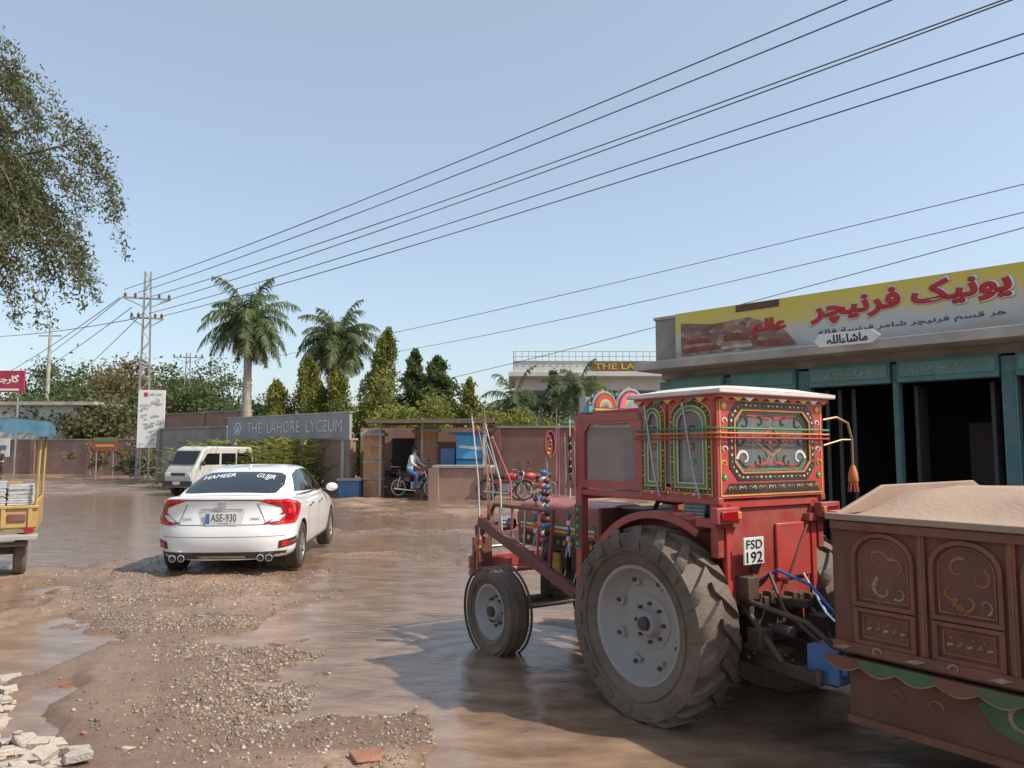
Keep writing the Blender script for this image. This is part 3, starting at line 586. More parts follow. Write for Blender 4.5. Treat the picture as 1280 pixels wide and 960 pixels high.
for s in(1,-1):
    a.seg((-.2,s*.22,.5),(-1.0,s*.28,.46),.03,.07,GREASE); a.tube([(-.35,s*.3,.95),(-.75,s*.27,.5)],.022,GREASE,8); a.seg((-.15,s*.26,.86),(-.4,s*.3,.96),.05,.05,GREASE); a.tube([(-1.0,s*.28,.43),(-1.0,s*.28,.52)],.025,GREASE,8)
a.seg((-.2,0,.78),(-.75,0,.82),.05,.05,GREASE); a.box((-.36,0,.7),(.22,.3,.34),GREASE); a.tube([(-.45,0,.62),(-.62,0,.62)],.035,STEEL,10); a.seg((-.2,0,.38),(-.95,0,.38),.1,.03,GREASE); a.box((-.8,.0,.44),(.1,.5,.04),GREASE)
for i in range(9): a.box((-.5-.03*random.random(),-.28+i*.07,.78+.06*random.random()),(.08,.045,.08),GREASE)
for i in range(14): a.ell((-.55-i*.03,.33-.02*i,.5+.07*math.sin(i*.45)),.016,GREASE,6,5)
a.box((-.62,-.3,.6),(.12,.14,.2),GREASE); a.box((-.5,.3,.92),(.16,.1,.14),GREASE); a.tube([(-.5,.2,1.0),(-.54,.2,1.1)],.03,GREASE,8); a.box((-.6,.28,.62),(.1,.12,.12),GREASE); a.tube([(-.5,.33,.85),(-.95,.3,.78),(-1.1,.2,.62)],.018,GREASE,6)
a.obj('hitch_linkage',tr,bevel=.006)
a=MB(); HB=pmat('blue_hose',(.03,.13,.4),.4)
a.tube([(-.45,.12,.92),(-.6,.1,1.02),(-.8,.05,.95),(-.95,-.02,.75),(-1.15,-.05,.66)],.010,HB,6); a.tube([(-.45,.05,.92),(-.58,.15,1.0),(-.72,.2,.8),(-.95,.15,.62),(-1.15,.1,.6)],.012,BLK,6); a.tube([(-.45,-.05,.92),(-.7,-.02,1.0),(-.9,.05,.8),(-1.1,.05,.66)],.008,CHR,6); a.obj('hydraulic_hoses',tr)

# ---------------------------------------------------------------- TRAILER
ta=math.atan2(-.809,.588); tl=thing('farm_trailer','rusty red tipping trailer with painted arches hitched behind tractor','trailer',(1.80,4.34,-.06),ta)
a=MB(); Lr=3.3; Wt=2.0
a.box((Lr/2,0,.98),(Lr,.04,.74),RUSTR); a.box((Lr/2,Wt,.98),(Lr,.04,.74),RUSTR); a.box((.0,Wt/2,.98),(.04,Wt,.74),RUSTR); a.box((Lr,Wt/2,.98),(.04,Wt,.74),RUSTR); a.box((Lr/2,Wt/2,.63),(Lr,Wt,.04),RUSTR)
a.obj('tub',tl,bevel=.006)
a=MB(); a.ext([(-.02,.0),(.5,.15),(1.66,.15),(Wt+.02,.0)],(0,0,1.352),(0,1,0),(0,0,1),.03,RUSTB)
a.seg((-.02,-.035,1.345),(Lr,-.035,1.345),.06,.035,RUSTB); a.seg((-.01,0,1.35),(-.01,Wt,1.35),.06,.04,RUSTB); a.seg((0,Wt,1.35),(Lr,Wt,1.35),.06,.04,RUSTB); a.obj('top_rail',tl,bevel=.006)
a=MB(); nu,nv=26,22; vs=[];fs=[]
for i in range(nu):
    for j in range(nv):
        u=i/(nu-1);v=j/(nv-1); e_=min(1,v*Wt/.55)*min(1,(1-v)*Wt/.3); e_=e_*e_*(3-2*e_); f_=min(1,u*Lr/.12+.35); vs.append((.035+u*(Lr-.07),.03+v*(Wt-.06),1.335+.145*e_*f_+.006*math.sin(13*v+9*u)+random.uniform(-.003,.003)))
for i in range(nu-1):
    for j in range(nv-1): fs.append((i*nv+j,(i+1)*nv+j,(i+1)*nv+j+1,i*nv+j+1))
a.add(vs,fs,pmat('soil',(.34,.235,.17),.9,var=.15,dust=.4,dcol=(.42,.31,.23),bump=.3,bscale=30,scale=2)); o=a.obj('soil_load',None,recalc=True); o.location=tl.location; o.rotation_euler=(0,0,ta); tag(o,'smooth heap of tan soil filling the trailer','soil')
a=MB(); O=V3((0,-.021,0)); U=V3((1,0,0)); Vv=V3((0,0,1))
RP=pmat('trailer_rib',(.17,.05,.028),.5,var=.45,dust=.75,dcol=(.20,.10,.06),scale=7); FAD=pmat('faded_orange',(.36,.13,.04),.7,var=.35,dust=.85,dcol=(.17,.08,.045),scale=14); FADW=pmat('faded_cream',(.40,.31,.22),.7,var=.25,dust=.8,dcol=(.18,.09,.05),scale=14); FADG=pmat('faded_green',(.05,.16,.06),.7,dust=.7,dcol=(.13,.08,.05),scale=10)
for k in range(8):
    c=.28+k*.41; P=arch(c-.145,.9,c+.145,1.25,10,.12); a.ring(shrink(P,-.022),P,O,U,Vv,.022,RP); a.ring(shrink(P,.012),shrink(P,.02),O,U,Vv,.004,FAD)
    a.ring(rect(c-.165,.68,c+.165,.87),rect(c-.140,.70,c+.140,.85),O,U,Vv,.018,RP); a.ring(rect(c-.12,.715,c+.12,.835),rect(c-.113,.722,c+.113,.828),O,U,Vv,.005,FAD)
    a.box((c+.205,-.024,.98),(.04,.03,.70),RP)
    a.box((c+.205,-.041,.98),(.008,.004,.6),FAD)
    for (dx,dz,s_,fl,c_,ro) in((-.03,1.13,.06,1,FAD,0),(.06,1.09,.055,-1,FAD,1),(0,.98,.065,1,[FADW,FAD][k%2],2),(-.07,1.02,.045,-1,FAD,3),(.08,.97,.04,1,FADW,4),(-.05,.93,.04,1,FAD,5)): scroll(a,c+dx,dz,s_,fl,O,U,Vv,c_,.004,ro+k)
    for j in range(5): a.ext([(c-.1+j*.045,.755),(c-.07+j*.045,.765),(c-.075+j*.045,.775+.02*(j%2)),(c-.1+j*.045,.77)],O,U,Vv,.004,[FADW,FAD][j%2])
    for j in range(4): a.ext(circ(c-.08+j*.05,.80,.008,6),O,U,Vv,.004,FAD)
a.box((Lr/2,-.035,1.30),(Lr,.03,.045),RP); a.box((Lr/2,-.035,.655),(Lr,.04,.05),RP); a.obj('side_panels',tl,bevel=.008)
a=MB()
for k in range(17): 
    c=.05+k*.195; P=[(c-.0975,.60),(c-.0975,.565)]+[(c-.0975+.195*i/6,.565-.035*math.sin(pi*i/6)) for i in range(1,6)]+[(c+.0975,.565),(c+.0975,.60)]; a.ext(P,(0,-.05,0),U,Vv,.006,FADG if k%3 else RP); a.ext([(u_,v_-.008) for u_,v_ in P],(0,-.049,0),U,Vv,.004,FADW)
    if k%2: scroll(a,c,.655,.03,1-2*(k%4>1),V3((0,-.056,0)),U,Vv,FADW,.005)
    else: a.ext([(c-.05,.645),(c+.01,.64),(c+.06,.66),(c+.01,.665)],V3((0,-.056,0)),U,Vv,.005,FADW)
a.obj('scalloped_valance',tl)
a=MB(); a.box((Lr/2,.03,.42),(Lr-.1,.03,.34),RUSTR); a.box((Lr/2,.01,.27),(Lr-.1,.05,.04),RP)
for cx in(.92,2.0):
    a.ext([(cx-.22,.50),(cx-.12,.56),(cx+.25,.56),(cx+.25,.36),(cx+.05,.34),(cx-.15,.40)],(0,.014,0),U,Vv,.004,FADG); scroll(a,cx-.02,.47,.07,1,V3((0,.01,0)),U,Vv,FADW,.005,2); scroll(a,cx+.14,.43,.06,-1,V3((0,.01,0)),U,Vv,FADW,.005)
for cx in(.3,.5,1.4,1.6): scroll(a,cx,.43,.045,1,V3((0,.014,0)),U,Vv,FAD,.004)
a.obj('side_skirt',tl)
a=MB(); a.box((Lr/2,.6,.5),(Lr,.1,.14),BLU); a.box((Lr/2,1.4,.5),(Lr,.1,.14),BLU); a.seg((.2,.5,.5),(-.62,.72,.42),.09,.14,BLU); a.seg((.2,1.3,.5),(-.62,.85,.42),.09,.14,BLU); a.box((-.66,.78,.42),(.16,.16,.1),GREASE); a.box((-.12,.14,.5),(.2,.22,.2),BLU); a.box((-.02,1,.52),(.08,1.9,.12),BLU); a.obj('chassis',tl,bevel=.008)
for y in(.25,1.75):
    a=MB(); a.lathe([(.0,.02),(.2,.02),(.24,.08),(.26,.1),(.4,.1),(.44,.06),(.45,0),(.44,-.06),(.4,-.1),(.26,-.1),(0,-.08)],RUB,n=36,c=(0,0,0)); a.obj('wheel',tl,loc=(2.3,y,.42))

# ---------------------------------------------------------------- WHITE CAR
cr_=thing('sedan_car','white sedan with dark lettered rear window on wet mud road','car',(-3.77,10.05,.0),rad(95))
def lerp(x,tab):
    xs_=[t[0] for t in tab]; return float(np.interp(x,xs_,[t[1] for t in tab]))
Wt_=[(0,.85),(.2,.875),(.5,.895),(1,.905),(3.4,.9),(3.9,.885),(4.2,.84),(4.45,.74),(4.6,.6)]
Zt_=[(0,1.03),(.3,1.045),(.5,1.04),(1.3,1.0),(3.3,.98),(3.6,.93),(4.0,.85),(4.35,.74),(4.6,.6)]
Zb_=[(0,.23),(.3,.19),(.6,.19),(4.1,.18),(4.6,.25)]
def section(x):
    W=lerp(x,Wt_);zt=lerp(x,Zt_);zb=lerp(x,Zb_)
    return [(0,zb),(.6*W,zb),(.92*W,zb+.03),(.975*W,zb+.13),(.985*W,zb+.25),(1.0*W,zb+(zt-zb)*.5),(1.0*W,zb+(zt-zb)*.68),(.985*W,zb+(zt-zb)*.80),(.955*W,zt-.09),(.90*W,zt-.03),(.80*W,zt-.005),(.45*W,zt+.01),(0,zt+.015)]
XR=[(.15,.14),(.24,.1),(.34,.05),(.42,.012),(.52,0),(.6,.0),(.66,.035),(.74,.055),(.86,.06),(.94,.05),(.99,.02),(1.03,.03),(1.1,.05)]
sts=[0,.42,.62,.85,1.1,1.4,1.8,2.3,2.8,3.2,3.45,3.65,3.9,4.15,4.35,4.5,4.6]
a=MB(); rings=[]
for i,x in enumerate(sts):
    sec=section(x if i else .12); r=[]
    full=[(y,z) for y,z in sec]+[(-y,z) for y,z in sec[-2:0:-1]]
    for y,z in full:
        X_=x
        if i==0: X_=lerp(z,XR)+.24*(abs(y)/.86)**4
        if i==len(sts)-1: X_=x-.1*(abs(y)/.6)**2
        r.append((X_,y,z))
    rings.append(r)
k=len(rings[0]); vs=[p for r in rings for p in r]; fs=[]
for i in range(len(rings)-1):
    for j in range(k): fs.append((i*k+j,i*k+(j+1)%k,(i+1)*k+(j+1)%k,(i+1)*k+j))
a.add(vs,fs,CARW)
def cap(r,xf):
    ns=12; rows=[]
    for j in range(0,ns+1):
        l=r[j];rgt=r[(k-j)%k]
        if j in(0,ns): rows.append([r[j]]); continue
        row=[]
        for q in range(9):
            y=l[1]+(rgt[1]-l[1])*q/8; X_=l[0] if q==0 else (rgt[0] if q==8 else xf(y,l[2])); row.append((X_,y,l[2]))
        rows.append(row)
    for j in range(1,ns-1):
        A,B=rows[j],rows[j+1]
        for q in range(8): a.add([A[q],A[q+1],B[q+1],B[q]],[(0,1,2,3)],CARW)
    for e,nb in((0,1),(ns,ns-1)):
        A=rows[nb]; c=rows[e][0]
        for q in range(8): a.add([c,A[q],A[q+1]],[(0,1,2)],CARW)
cap(rings[0],lambda y,z:lerp(z,XR)+.24*(abs(y)/.86)**4); cap(rings[-1],lambda y,z:4.6-.1*(abs(y)/.6)**2)
body=a.obj('body',cr_,merge=True,sub=1); body.parent=None
cut=MB()
for x in(.86,3.56):
    for s in(1,-1): cut.tube([(x,s*.60,.33),(x,s*1.1,.33)],.365,PLAS,36)
co=cut.obj('cut',None)
bo=body.modifiers.new('x','BOOLEAN'); bo.object=co; bo.operation='DIFFERENCE'; bo.solver='EXACT'
me=evalmesh(body); body.modifiers.clear(); body.data=me; bpy.data.objects.remove(co)
if len(me.materials)<2: me.materials.append(PLAS)
for p in me.polygons:
    c=p.center
    for x in(.86,3.56):
        d=math.hypot(c.x-x,c.z-.33)
        if d<.372 and abs(c.y)<.885 and abs(c.y)>.55 and (abs(p.normal.y)>.95 and abs(c.y)<.65 or abs(p.normal.y)<.3): p.material_index=1
me.polygons.foreach_set('use_smooth',[True]*len(me.polygons)); me.set_sharp_from_angle(angle=rad(40)); body.parent=cr_
bb=bmesh.new(); bb.from_mesh(me); bvh=BVHTree.FromBMesh(bb); bb.free()
a=MB(); rings=[]
for x,zt,yb,yt in((.30,1.035,.66,.62),(.42,1.075,.72,.64),(.7,1.165,.78,.64),(1.05,1.275,.815,.62),(1.45,1.375,.83,.60),(1.9,1.425,.84,.59),(2.35,1.435,.84,.59),(2.7,1.405,.835,.59),(3.0,1.31,.83,.60),(3.3,1.17,.80,.64),(3.62,.95,.72,.66)):
    zb=.92; h=zt-zb; hh=[(yb+.02,zb-.05),(yb,zb+.02),(yb+(yt-yb)*.45,zb+h*.5),(yt+.035,zt-.09*min(1,h/.4)),(yt-.02,zt-.035*min(1,h/.4)),(yt-.12,zt-.012),(yt*.4,zt-.001),(0,zt)]
    rings.append([(x,y,z) for y,z in hh]+[(x,-y,z) for y,z in hh[-2::-1]])
k=len(rings[0]); vs=[p for r in rings for p in r]; fs=[tuple(range(k)),tuple(range((len(rings)-1)*k,len(rings)*k))]
for i in range(len(rings)-1):
    for j in range(k): fs.append((i*k+j,i*k+(j+1)%k,(i+1)*k+(j+1)%k,(i+1)*k+j))
a.add(vs,fs,CARW); cab=a.obj('roof',cr_,sub=2,smooth=60); me2=evalmesh(cab); bb=bmesh.new(); bb.from_mesh(me2); bvc=BVHTree.FromBMesh(bb)
RO=(0,0,2); RU=(0,-1,0); RV=(1,0,0); RD=(0,0,-1)
project(cr_,'rear_window',bvc,[[(-.60,.44),(-.5,.415),(.5,.415),(.60,.44),(.635,.8),(.585,1.18),(.50,1.27),(-.50,1.27),(-.585,1.18),(-.635,.8)]],RO,RU,RV,RD,CARG,.004,.07)
LW=pmat('lettering_white',(.7,.72,.75),.5)
for s_,cx,rot in(('HAMEER',-.31,.12),('GUJJR',.33,-.12)):
    tm=text_mesh(s_,bevel=.012); 
    for v in tm.vertices:
        x,y=v.co.x*.11,v.co.y*.24; v.co.x=cx+x*math.cos(rot)-y*math.sin(rot)*.5; v.co.y=1.04+y+x*rot*2.2
    project(cr_,'window_lettering',bvc,None,RO,RU,RV,RD,LW,.009,tmesh=tm)
for s in(1,-1):
    project(cr_,'side_window',bvc,[[(.98,1.06),(3.35,1.0),(3.1,1.12),(2.75,1.31),(2.3,1.355),(1.8,1.35),(1.4,1.29)]],(0,s*3,0),(1,0,0),(0,0,1),(0,-s,0),CARG,.004,.08)
    project(cr_,'window_trim',bvc,[rect(.95,1.0,3.4,1.02)],(0,s*3,0),(1,0,0),(0,0,1),(0,-s,0),CHR,.006,.08)
    project(cr_,'door_pillar',bvc,[[(2.08,1.02),(2.2,1.02),(2.16,1.36),(2.06,1.36)]],(0,s*3,0),(1,0,0),(0,0,1),(0,-s,0),PLAS,.008,.08)
    project(cr_,'door_gap',bvh,[[(1.36,.95),(1.37,.95),(1.3,.6),(1.29,.6)],[(1.29,.6),(1.3,.6),(1.42,.3),(1.41,.3)],[(2.17,.97),(2.178,.97),(2.178,.3),(2.17,.3)],[(3.15,.97),(3.158,.97),(3.1,.3),(3.092,.3)],[(1.41,.3),(3.1,.3),(3.1,.307),(1.41,.307)]],(0,s*3,0),(1,0,0),(0,0,1),(0,-s,0),PLAS,.003,.05)
    project(cr_,'sill',bvh,[rect(1.25,.2,3.16,.27)],(0,s*3,0),(1,0,0),(0,0,1),(0,-s,0),PLAS,.005,.08)
    for x in(1.5,2.35):
        a=MB(); a.box((x,s*.912,.86),(.2,.02,.03),CHR); a.obj('door_handle',cr_,bevel=.006)
    a=MB(); a.ell((3.0,s*.98,1.03),(.06,.10,.07),CARW); a.box((3.02,s*.88,.99),(.05,.1,.03),PLAS); a.obj('wing_mirror',cr_)
    D=V3((.80,-.6*s,0)); D.normalize(); Uv=V3((.6,.8*s,0)).normalized(); O=(0,0,0)
    pr=lambda nm,pl,m,off=.008: project(cr_,nm,bvh,pl,O,Uv,(0,0,1),D,m,off,.04)
    pr('tail_light',[[(.38,.995),(.5,1.005),(.78,.995),(1.02,.95),(1.14,.90),(1.06,.80),(.92,.68),(.60,.665),(.46,.69),(.60,.75),(.72,.83),(.70,.89),(.54,.94)]],TAILD)
    pr('tail_light_band',[[(.38,.995),(.5,1.005),(.78,.995),(1.02,.95),(1.02,.91),(.78,.955),(.52,.965)],[(1.02,.95),(1.14,.90),(1.06,.80),(.92,.68),(.84,.69),(.98,.81),(1.02,.875),(.96,.93)]],TAIL,.013)  # brighter red lens bands laid over the dark red lamp
    pr('tail_light_band',[[(.60,.67),(.92,.68),(.90,.72),(.62,.71)],[(.80,.87),(.95,.87),(.90,.79),(.80,.81)]],TAIL,.013)
    pr('reverse_light',[[(.54,.705),(.66,.72),(.76,.79),(.66,.79)]],CLEAR,.011)
    pr('corner_vent',[[(.66,.46),(.98,.50),(1.0,.40),(.66,.36)]],PLAS,.006); pr('reflector',[[(.70,.45),(.78,.465),(.78,.39),(.70,.38)],[(.78,.43),(.95,.455),(.95,.435),(.78,.41)]],TAIL,.011)
E=lambda nm,pl,m,off=.006,st=.06: project(cr_,nm,bvh,pl,(0,0,0),(0,-1,0),(0,0,1),(1,0,0),m,off,st)
E('diffuser',[[(-.80,.325),(.80,.325),(.74,.235),(-.74,.235)]],PLAS,.006)
E('diffuser_fin',[rect(-.3,.25,.3,.28)],STEEL,.012)
E('boot_gap',[rect(-.56,.672,.56,.680),[(-.56,.68),(-.552,.68),(-.44,.94),(-.45,.94)],[(.56,.68),(.552,.68),(.44,.94),(.45,.94)]],PLAS,.003,.05)
E('bumper_crease',[rect(-.78,.52,.78,.526)],PLAS,.002,.05)
E('plate_recess',[[(-.29,.86),(.29,.86),(.25,.665),(-.25,.665)]],pmat('recess_shade',(.55,.55,.55),.3),.003)
E('spoiler_lip',[[(-.5,1.0),(.5,1.0),(.5,.985),(-.5,.985)]],PLAS,.003,.05)
E('boot_trim',[rect(-.27,.865,.27,.885)],CHR,.012)
a=MB(); a.box((.028,.0,.755),(.012,.40,.165),PLW); a.box((.021,.17,.76),(.004,.05,.13),BLU); pl_=a.obj('number_plate',cr_,bevel=.004)
text_on(pl_,'plate_letters','ASE-930',(.0215,-.03,.77),(0,-1,0),(0,0,1),PLB,width=.32,height=.095,bevel=.0,gap=.001)
text_on(pl_,'plate_letters','PUNJAB',(.0215,-.03,.695),(0,-1,0),(0,0,1),PLB,width=.12,height=.018,bevel=.0,gap=.001)
a=MB(); x_=.03
a.ring([(-.05,.045),(.05,.045),(.042,-.04),(-.042,-.04)],[(-.04,.036),(.04,.036),(.033,-.032),(-.033,-.032)],(x_,0,.925),(0,-1,0),(0,0,1),.012,CHR)
for s in(1,-1): a.ext([(s*.026-.007,.034),(s*.026+.007,.034),(s*.018+.007,-.03),(s*.018-.007,-.03)],(x_,0,.925),(0,-1,0),(0,0,1),.012,CHR)
a.ext(rect(-.02,-.006,.02,.006),(x_,0,.925),(0,-1,0),(0,0,1),.011,CHR); a.obj('emblem',cr_)
for t_,cx in(('CIVIC',-.44),('ORIEL',.42)):
    tm=text_mesh(t_,bevel=.02)
    for v in tm.vertices: v.co.x=cx+v.co.x*.05; v.co.y=.75+v.co.y*.045
    project(cr_,'badge_lettering',bvh,None,(0,0,0),(0,-1,0),(0,0,1),(1,0,0),STEEL,.006,tmesh=tm)
for s in(1,-1):
    for dy in(0,.11):
        a=MB(); c=(.06,s*(.50+dy),.25); a.lathe([(.046,.12),(.046,0),(.036,-.002),(.034,.1),(0,.1)],CHR,c=c,ax='x',n=18); a.lathe([(0,.02),(.035,.02)],BLK,c=c,ax='x',n=18); a.obj('exhaust_tip',cr_)
a=MB(); a.ext([(-.05,0),(.03,0),(.02,.05)],(1.5,.01,1.385),(1,0,0),(0,0,1),.02,CARW); a.obj('roof_antenna',cr_,bevel=.004)
def car_wheel(par,x,y,s,R=.325,Wd=.215,spokes=10,rm=None):
    a=MB(); a.lathe([(R*.66,-.5*Wd),(R*.9,-.5*Wd),(R,-.38*Wd),(R,.38*Wd),(R*.9,.5*Wd),(R*.68,.48*Wd),(R*.66,.3*Wd)],RUBC,n=36); t=a.obj('wheel',par,loc=(x,y,R))
    a=MB(); m=rm or STEEL; a.lathe([(R*.68,.44*Wd*s),(R*.65,.46*Wd*s),(R*.62,.3*Wd*s),(R*.62,-.3*Wd*s)],m,n=32); a.lathe([(0,.3*Wd*s),(.05,.3*Wd*s),(.06,.2*Wd*s)],m,n=16); a.lathe([(0,-.0),(R*.6,0)],BLK,n=24)
    for i in range(spokes):
        q=2*pi*i/spokes; a.seg((.04*math.cos(q),.3*Wd*s,.04*math.sin(q)),(R*.64*math.cos(q+.1),.38*Wd*s,R*.64*math.sin(q+.1)),.02,.028,m,(0,1,0))
    a.obj('rim',t)
for x in(.86,3.56):
    for s in(1,-1): car_wheel(cr_,x,s*.79,s)
a=MB(); a.box((2.2,0,.25),(3.2,1.3,.14),PLAS); a.obj('underbody',cr_)

# ---------------------------------------------------------------- WHITE VAN
vn_=thing('minivan','small off-white passenger van with dark windows parked near wall','van',(-11.55,29.6,-.04),rad(246))
a=MB(); prof=[(0,.32),(0,1.0),(.05,1.6),(.18,1.80),(2.35,1.82),(2.62,1.72),(2.95,1.12),(3.1,.95),(3.15,.7),(3.15,.32)]
a.ext(prof,(-1.6,.68,0),(1,0,0),(0,0,1),1.36,VANW); vb=a.obj('body',vn_,bevel=.06)
for s in(1,-1):
    for P in([(.15,1.14),(.95,1.14),(.95,1.56),(.22,1.56)],[(1.02,1.14),(1.75,1.14),(1.75,1.56),(1.02,1.56)],[(1.85,1.14),(2.75,1.14),(2.45,1.56),(1.85,1.56)]):
        a=MB(); a.ext([(-x,z) if s>0 else (x,z) for x,z in P],(-1.6,s*.682,0),((1,0,0) if s<0 else (-1,0,0)),(0,0,1),.006,CARG); a.obj('side_window',vn_)
a=MB(); U=V3((0,1,0)); d=V3((-.33,0,.60)).normalized(); a.ext(rect(-.58,.05,.58,.60),(1.38,0,1.12),U,d,.012,CARG); a.obj('windscreen',vn_)
a=MB(); a.ext(rect(-.55,0,.55,.45),(-1.605,0,1.15),(0,-1,0),(.08,0,1),.008,CARG); a.obj('rear_window',vn_)
for s in(1,-1):
    a=MB(); a.box((1.56,s*.50,.78),(.03,.26,.16),CLEAR); a.obj('headlight',vn_,bevel=.02)
    for x in(-1.1,1.0): car_wheel(vn_,x,s*.60,s,.28,.17,6,RIMG)
    a=MB(); a.box((-1.61,s*.58,.85),(.03,.1,.3),TAIL); a.obj('tail_light',vn_,bevel=.01)
    a=MB(); a.ell((1.15,s*.80,1.2),(.05,.1,.1),PLAS); a.obj('wing_mirror',vn_)
a=MB(); a.box((1.58,0,.46),(.08,1.38,.2),PLAS); a.box((1.57,0,.8),(.02,.7,.1),PLAS); a.box((1.625,0,.48),(.01,.34,.12),PLW); a.obj('bumper',vn_,bevel=.02)

# ---------------------------------------------------------------- motorcycle + people
def motorcycle(label,loc,rz,tank,group='motorcycles by the gate'):
    t=thing('motorcycle',label,'motorcycle',loc,rz,group)
    for x in(-.62,.63):
        a=MB(); a.lathe([(.3+.035*math.cos(q),.035*math.sin(q)) for q in [2*pi*i/8 for i in range(8)]],RUBC,n=28,close=True)
        a.lathe([(.255,-.02),(.268,-.02),(.268,.02),(.255,.02)],CHR,n=28,close=True)
        for i in range(14): q=2*pi*i/14; a.tube([(.03*math.cos(q),0,.03*math.sin(q)),(.26*math.cos(q+.2),0,.26*math.sin(q+.2))],.003,CHR,3)
        a.tube([(0,-.05,0),(0,.05,0)],.05,STEEL,10); a.obj('wheel',t,loc=(x,0,.335))
    a=MB(); a.tube([(.63,.07,.335),(.42,.07,.9)],.02,CHR,6); a.tube([(.63,-.07,.335),(.42,-.07,.9)],.02,CHR,6); a.tube([(.42,0,.85),(.1,0,.6),(-.2,0,.6),(-.62,.08,.335)],.022,BLK,6); a.tube([(-.62,-.08,.335),(-.2,-.1,.45)],.02,BLK,6); a.tube([(-.62,.1,.34),(-.5,.1,.72)],.022,CHR,6); a.tube([(-.62,-.1,.34),(-.5,-.1,.72)],.022,CHR,6); a.tube([(.36,0,.6),(.25,0,.3),(-.2,0,.3)],.02,BLK,6)
    a.obj('frame',t)
    a=MB(); a.box((.05,0,.42),(.3,.2,.24),STEEL); a.tube([(.2,0,.45),(.33,0,.55)],.08,STEEL,10); a.tube([(.25,-.1,.4),(.1,-.14,.24),(-.7,-.15,.3)],[.02,.022,.04],CHR,8); a.obj('engine',t,bevel=.02)
    a=MB(); a.ell((.16,0,.78),(.26,.13,.12),tank,14,8); a.box((-.25,0,.62),(.26,.2,.16),tank); a.obj('fuel_tank',t,bevel=.02)
    a=MB(); a.tube([(.0,0,.79),(-.2,0,.77),(-.55,0,.8),(-.68,0,.82)],[.09,.11,.11,.06],BLK,10); a.obj('seat',t)
    a=MB(); a.tube([(.3,.34,1.02),(.4,.2,1.0),(.4,-.2,1.0),(.3,-.34,1.02)],.014,CHR,6); a.tube([(.42,.22,1.0),(.4,.28,1.2)],.006,BLK,5); a.ell((.4,.28,1.24),(.02,.07,.045),BLK,10,6); a.ell((.4,-.28,1.24),(.02,.07,.045),BLK,10,6); a.tube([(.42,-.22,1.0),(.4,-.28,1.2)],.006,BLK,5); a.obj('handlebar',t)
    a=MB(); a.ell((.52,0,.9),(.08,.09,.09),BLK); a.lathe([(0,.09),(.07,.07)],CLEAR,c=(.52,0,.9),ax='x',n=14); a.obj('headlight',t)
    for c,r0,r1 in((.63,20,150),(-.62,50,190)):
        a=MB(); vs=[];fs=[]
        for i in range(11):
            q=rad(r0+(r1-r0)*i/10)
            for y in(-.06,.06): vs.append((c+.375*math.cos(q),y,.335+.375*math.sin(q)))
        for i in range(10): fs.append((2*i,2*i+1,2*i+3,2*i+2))
        a.add(vs,fs,tank); a.obj('mudguard',t)
    return t
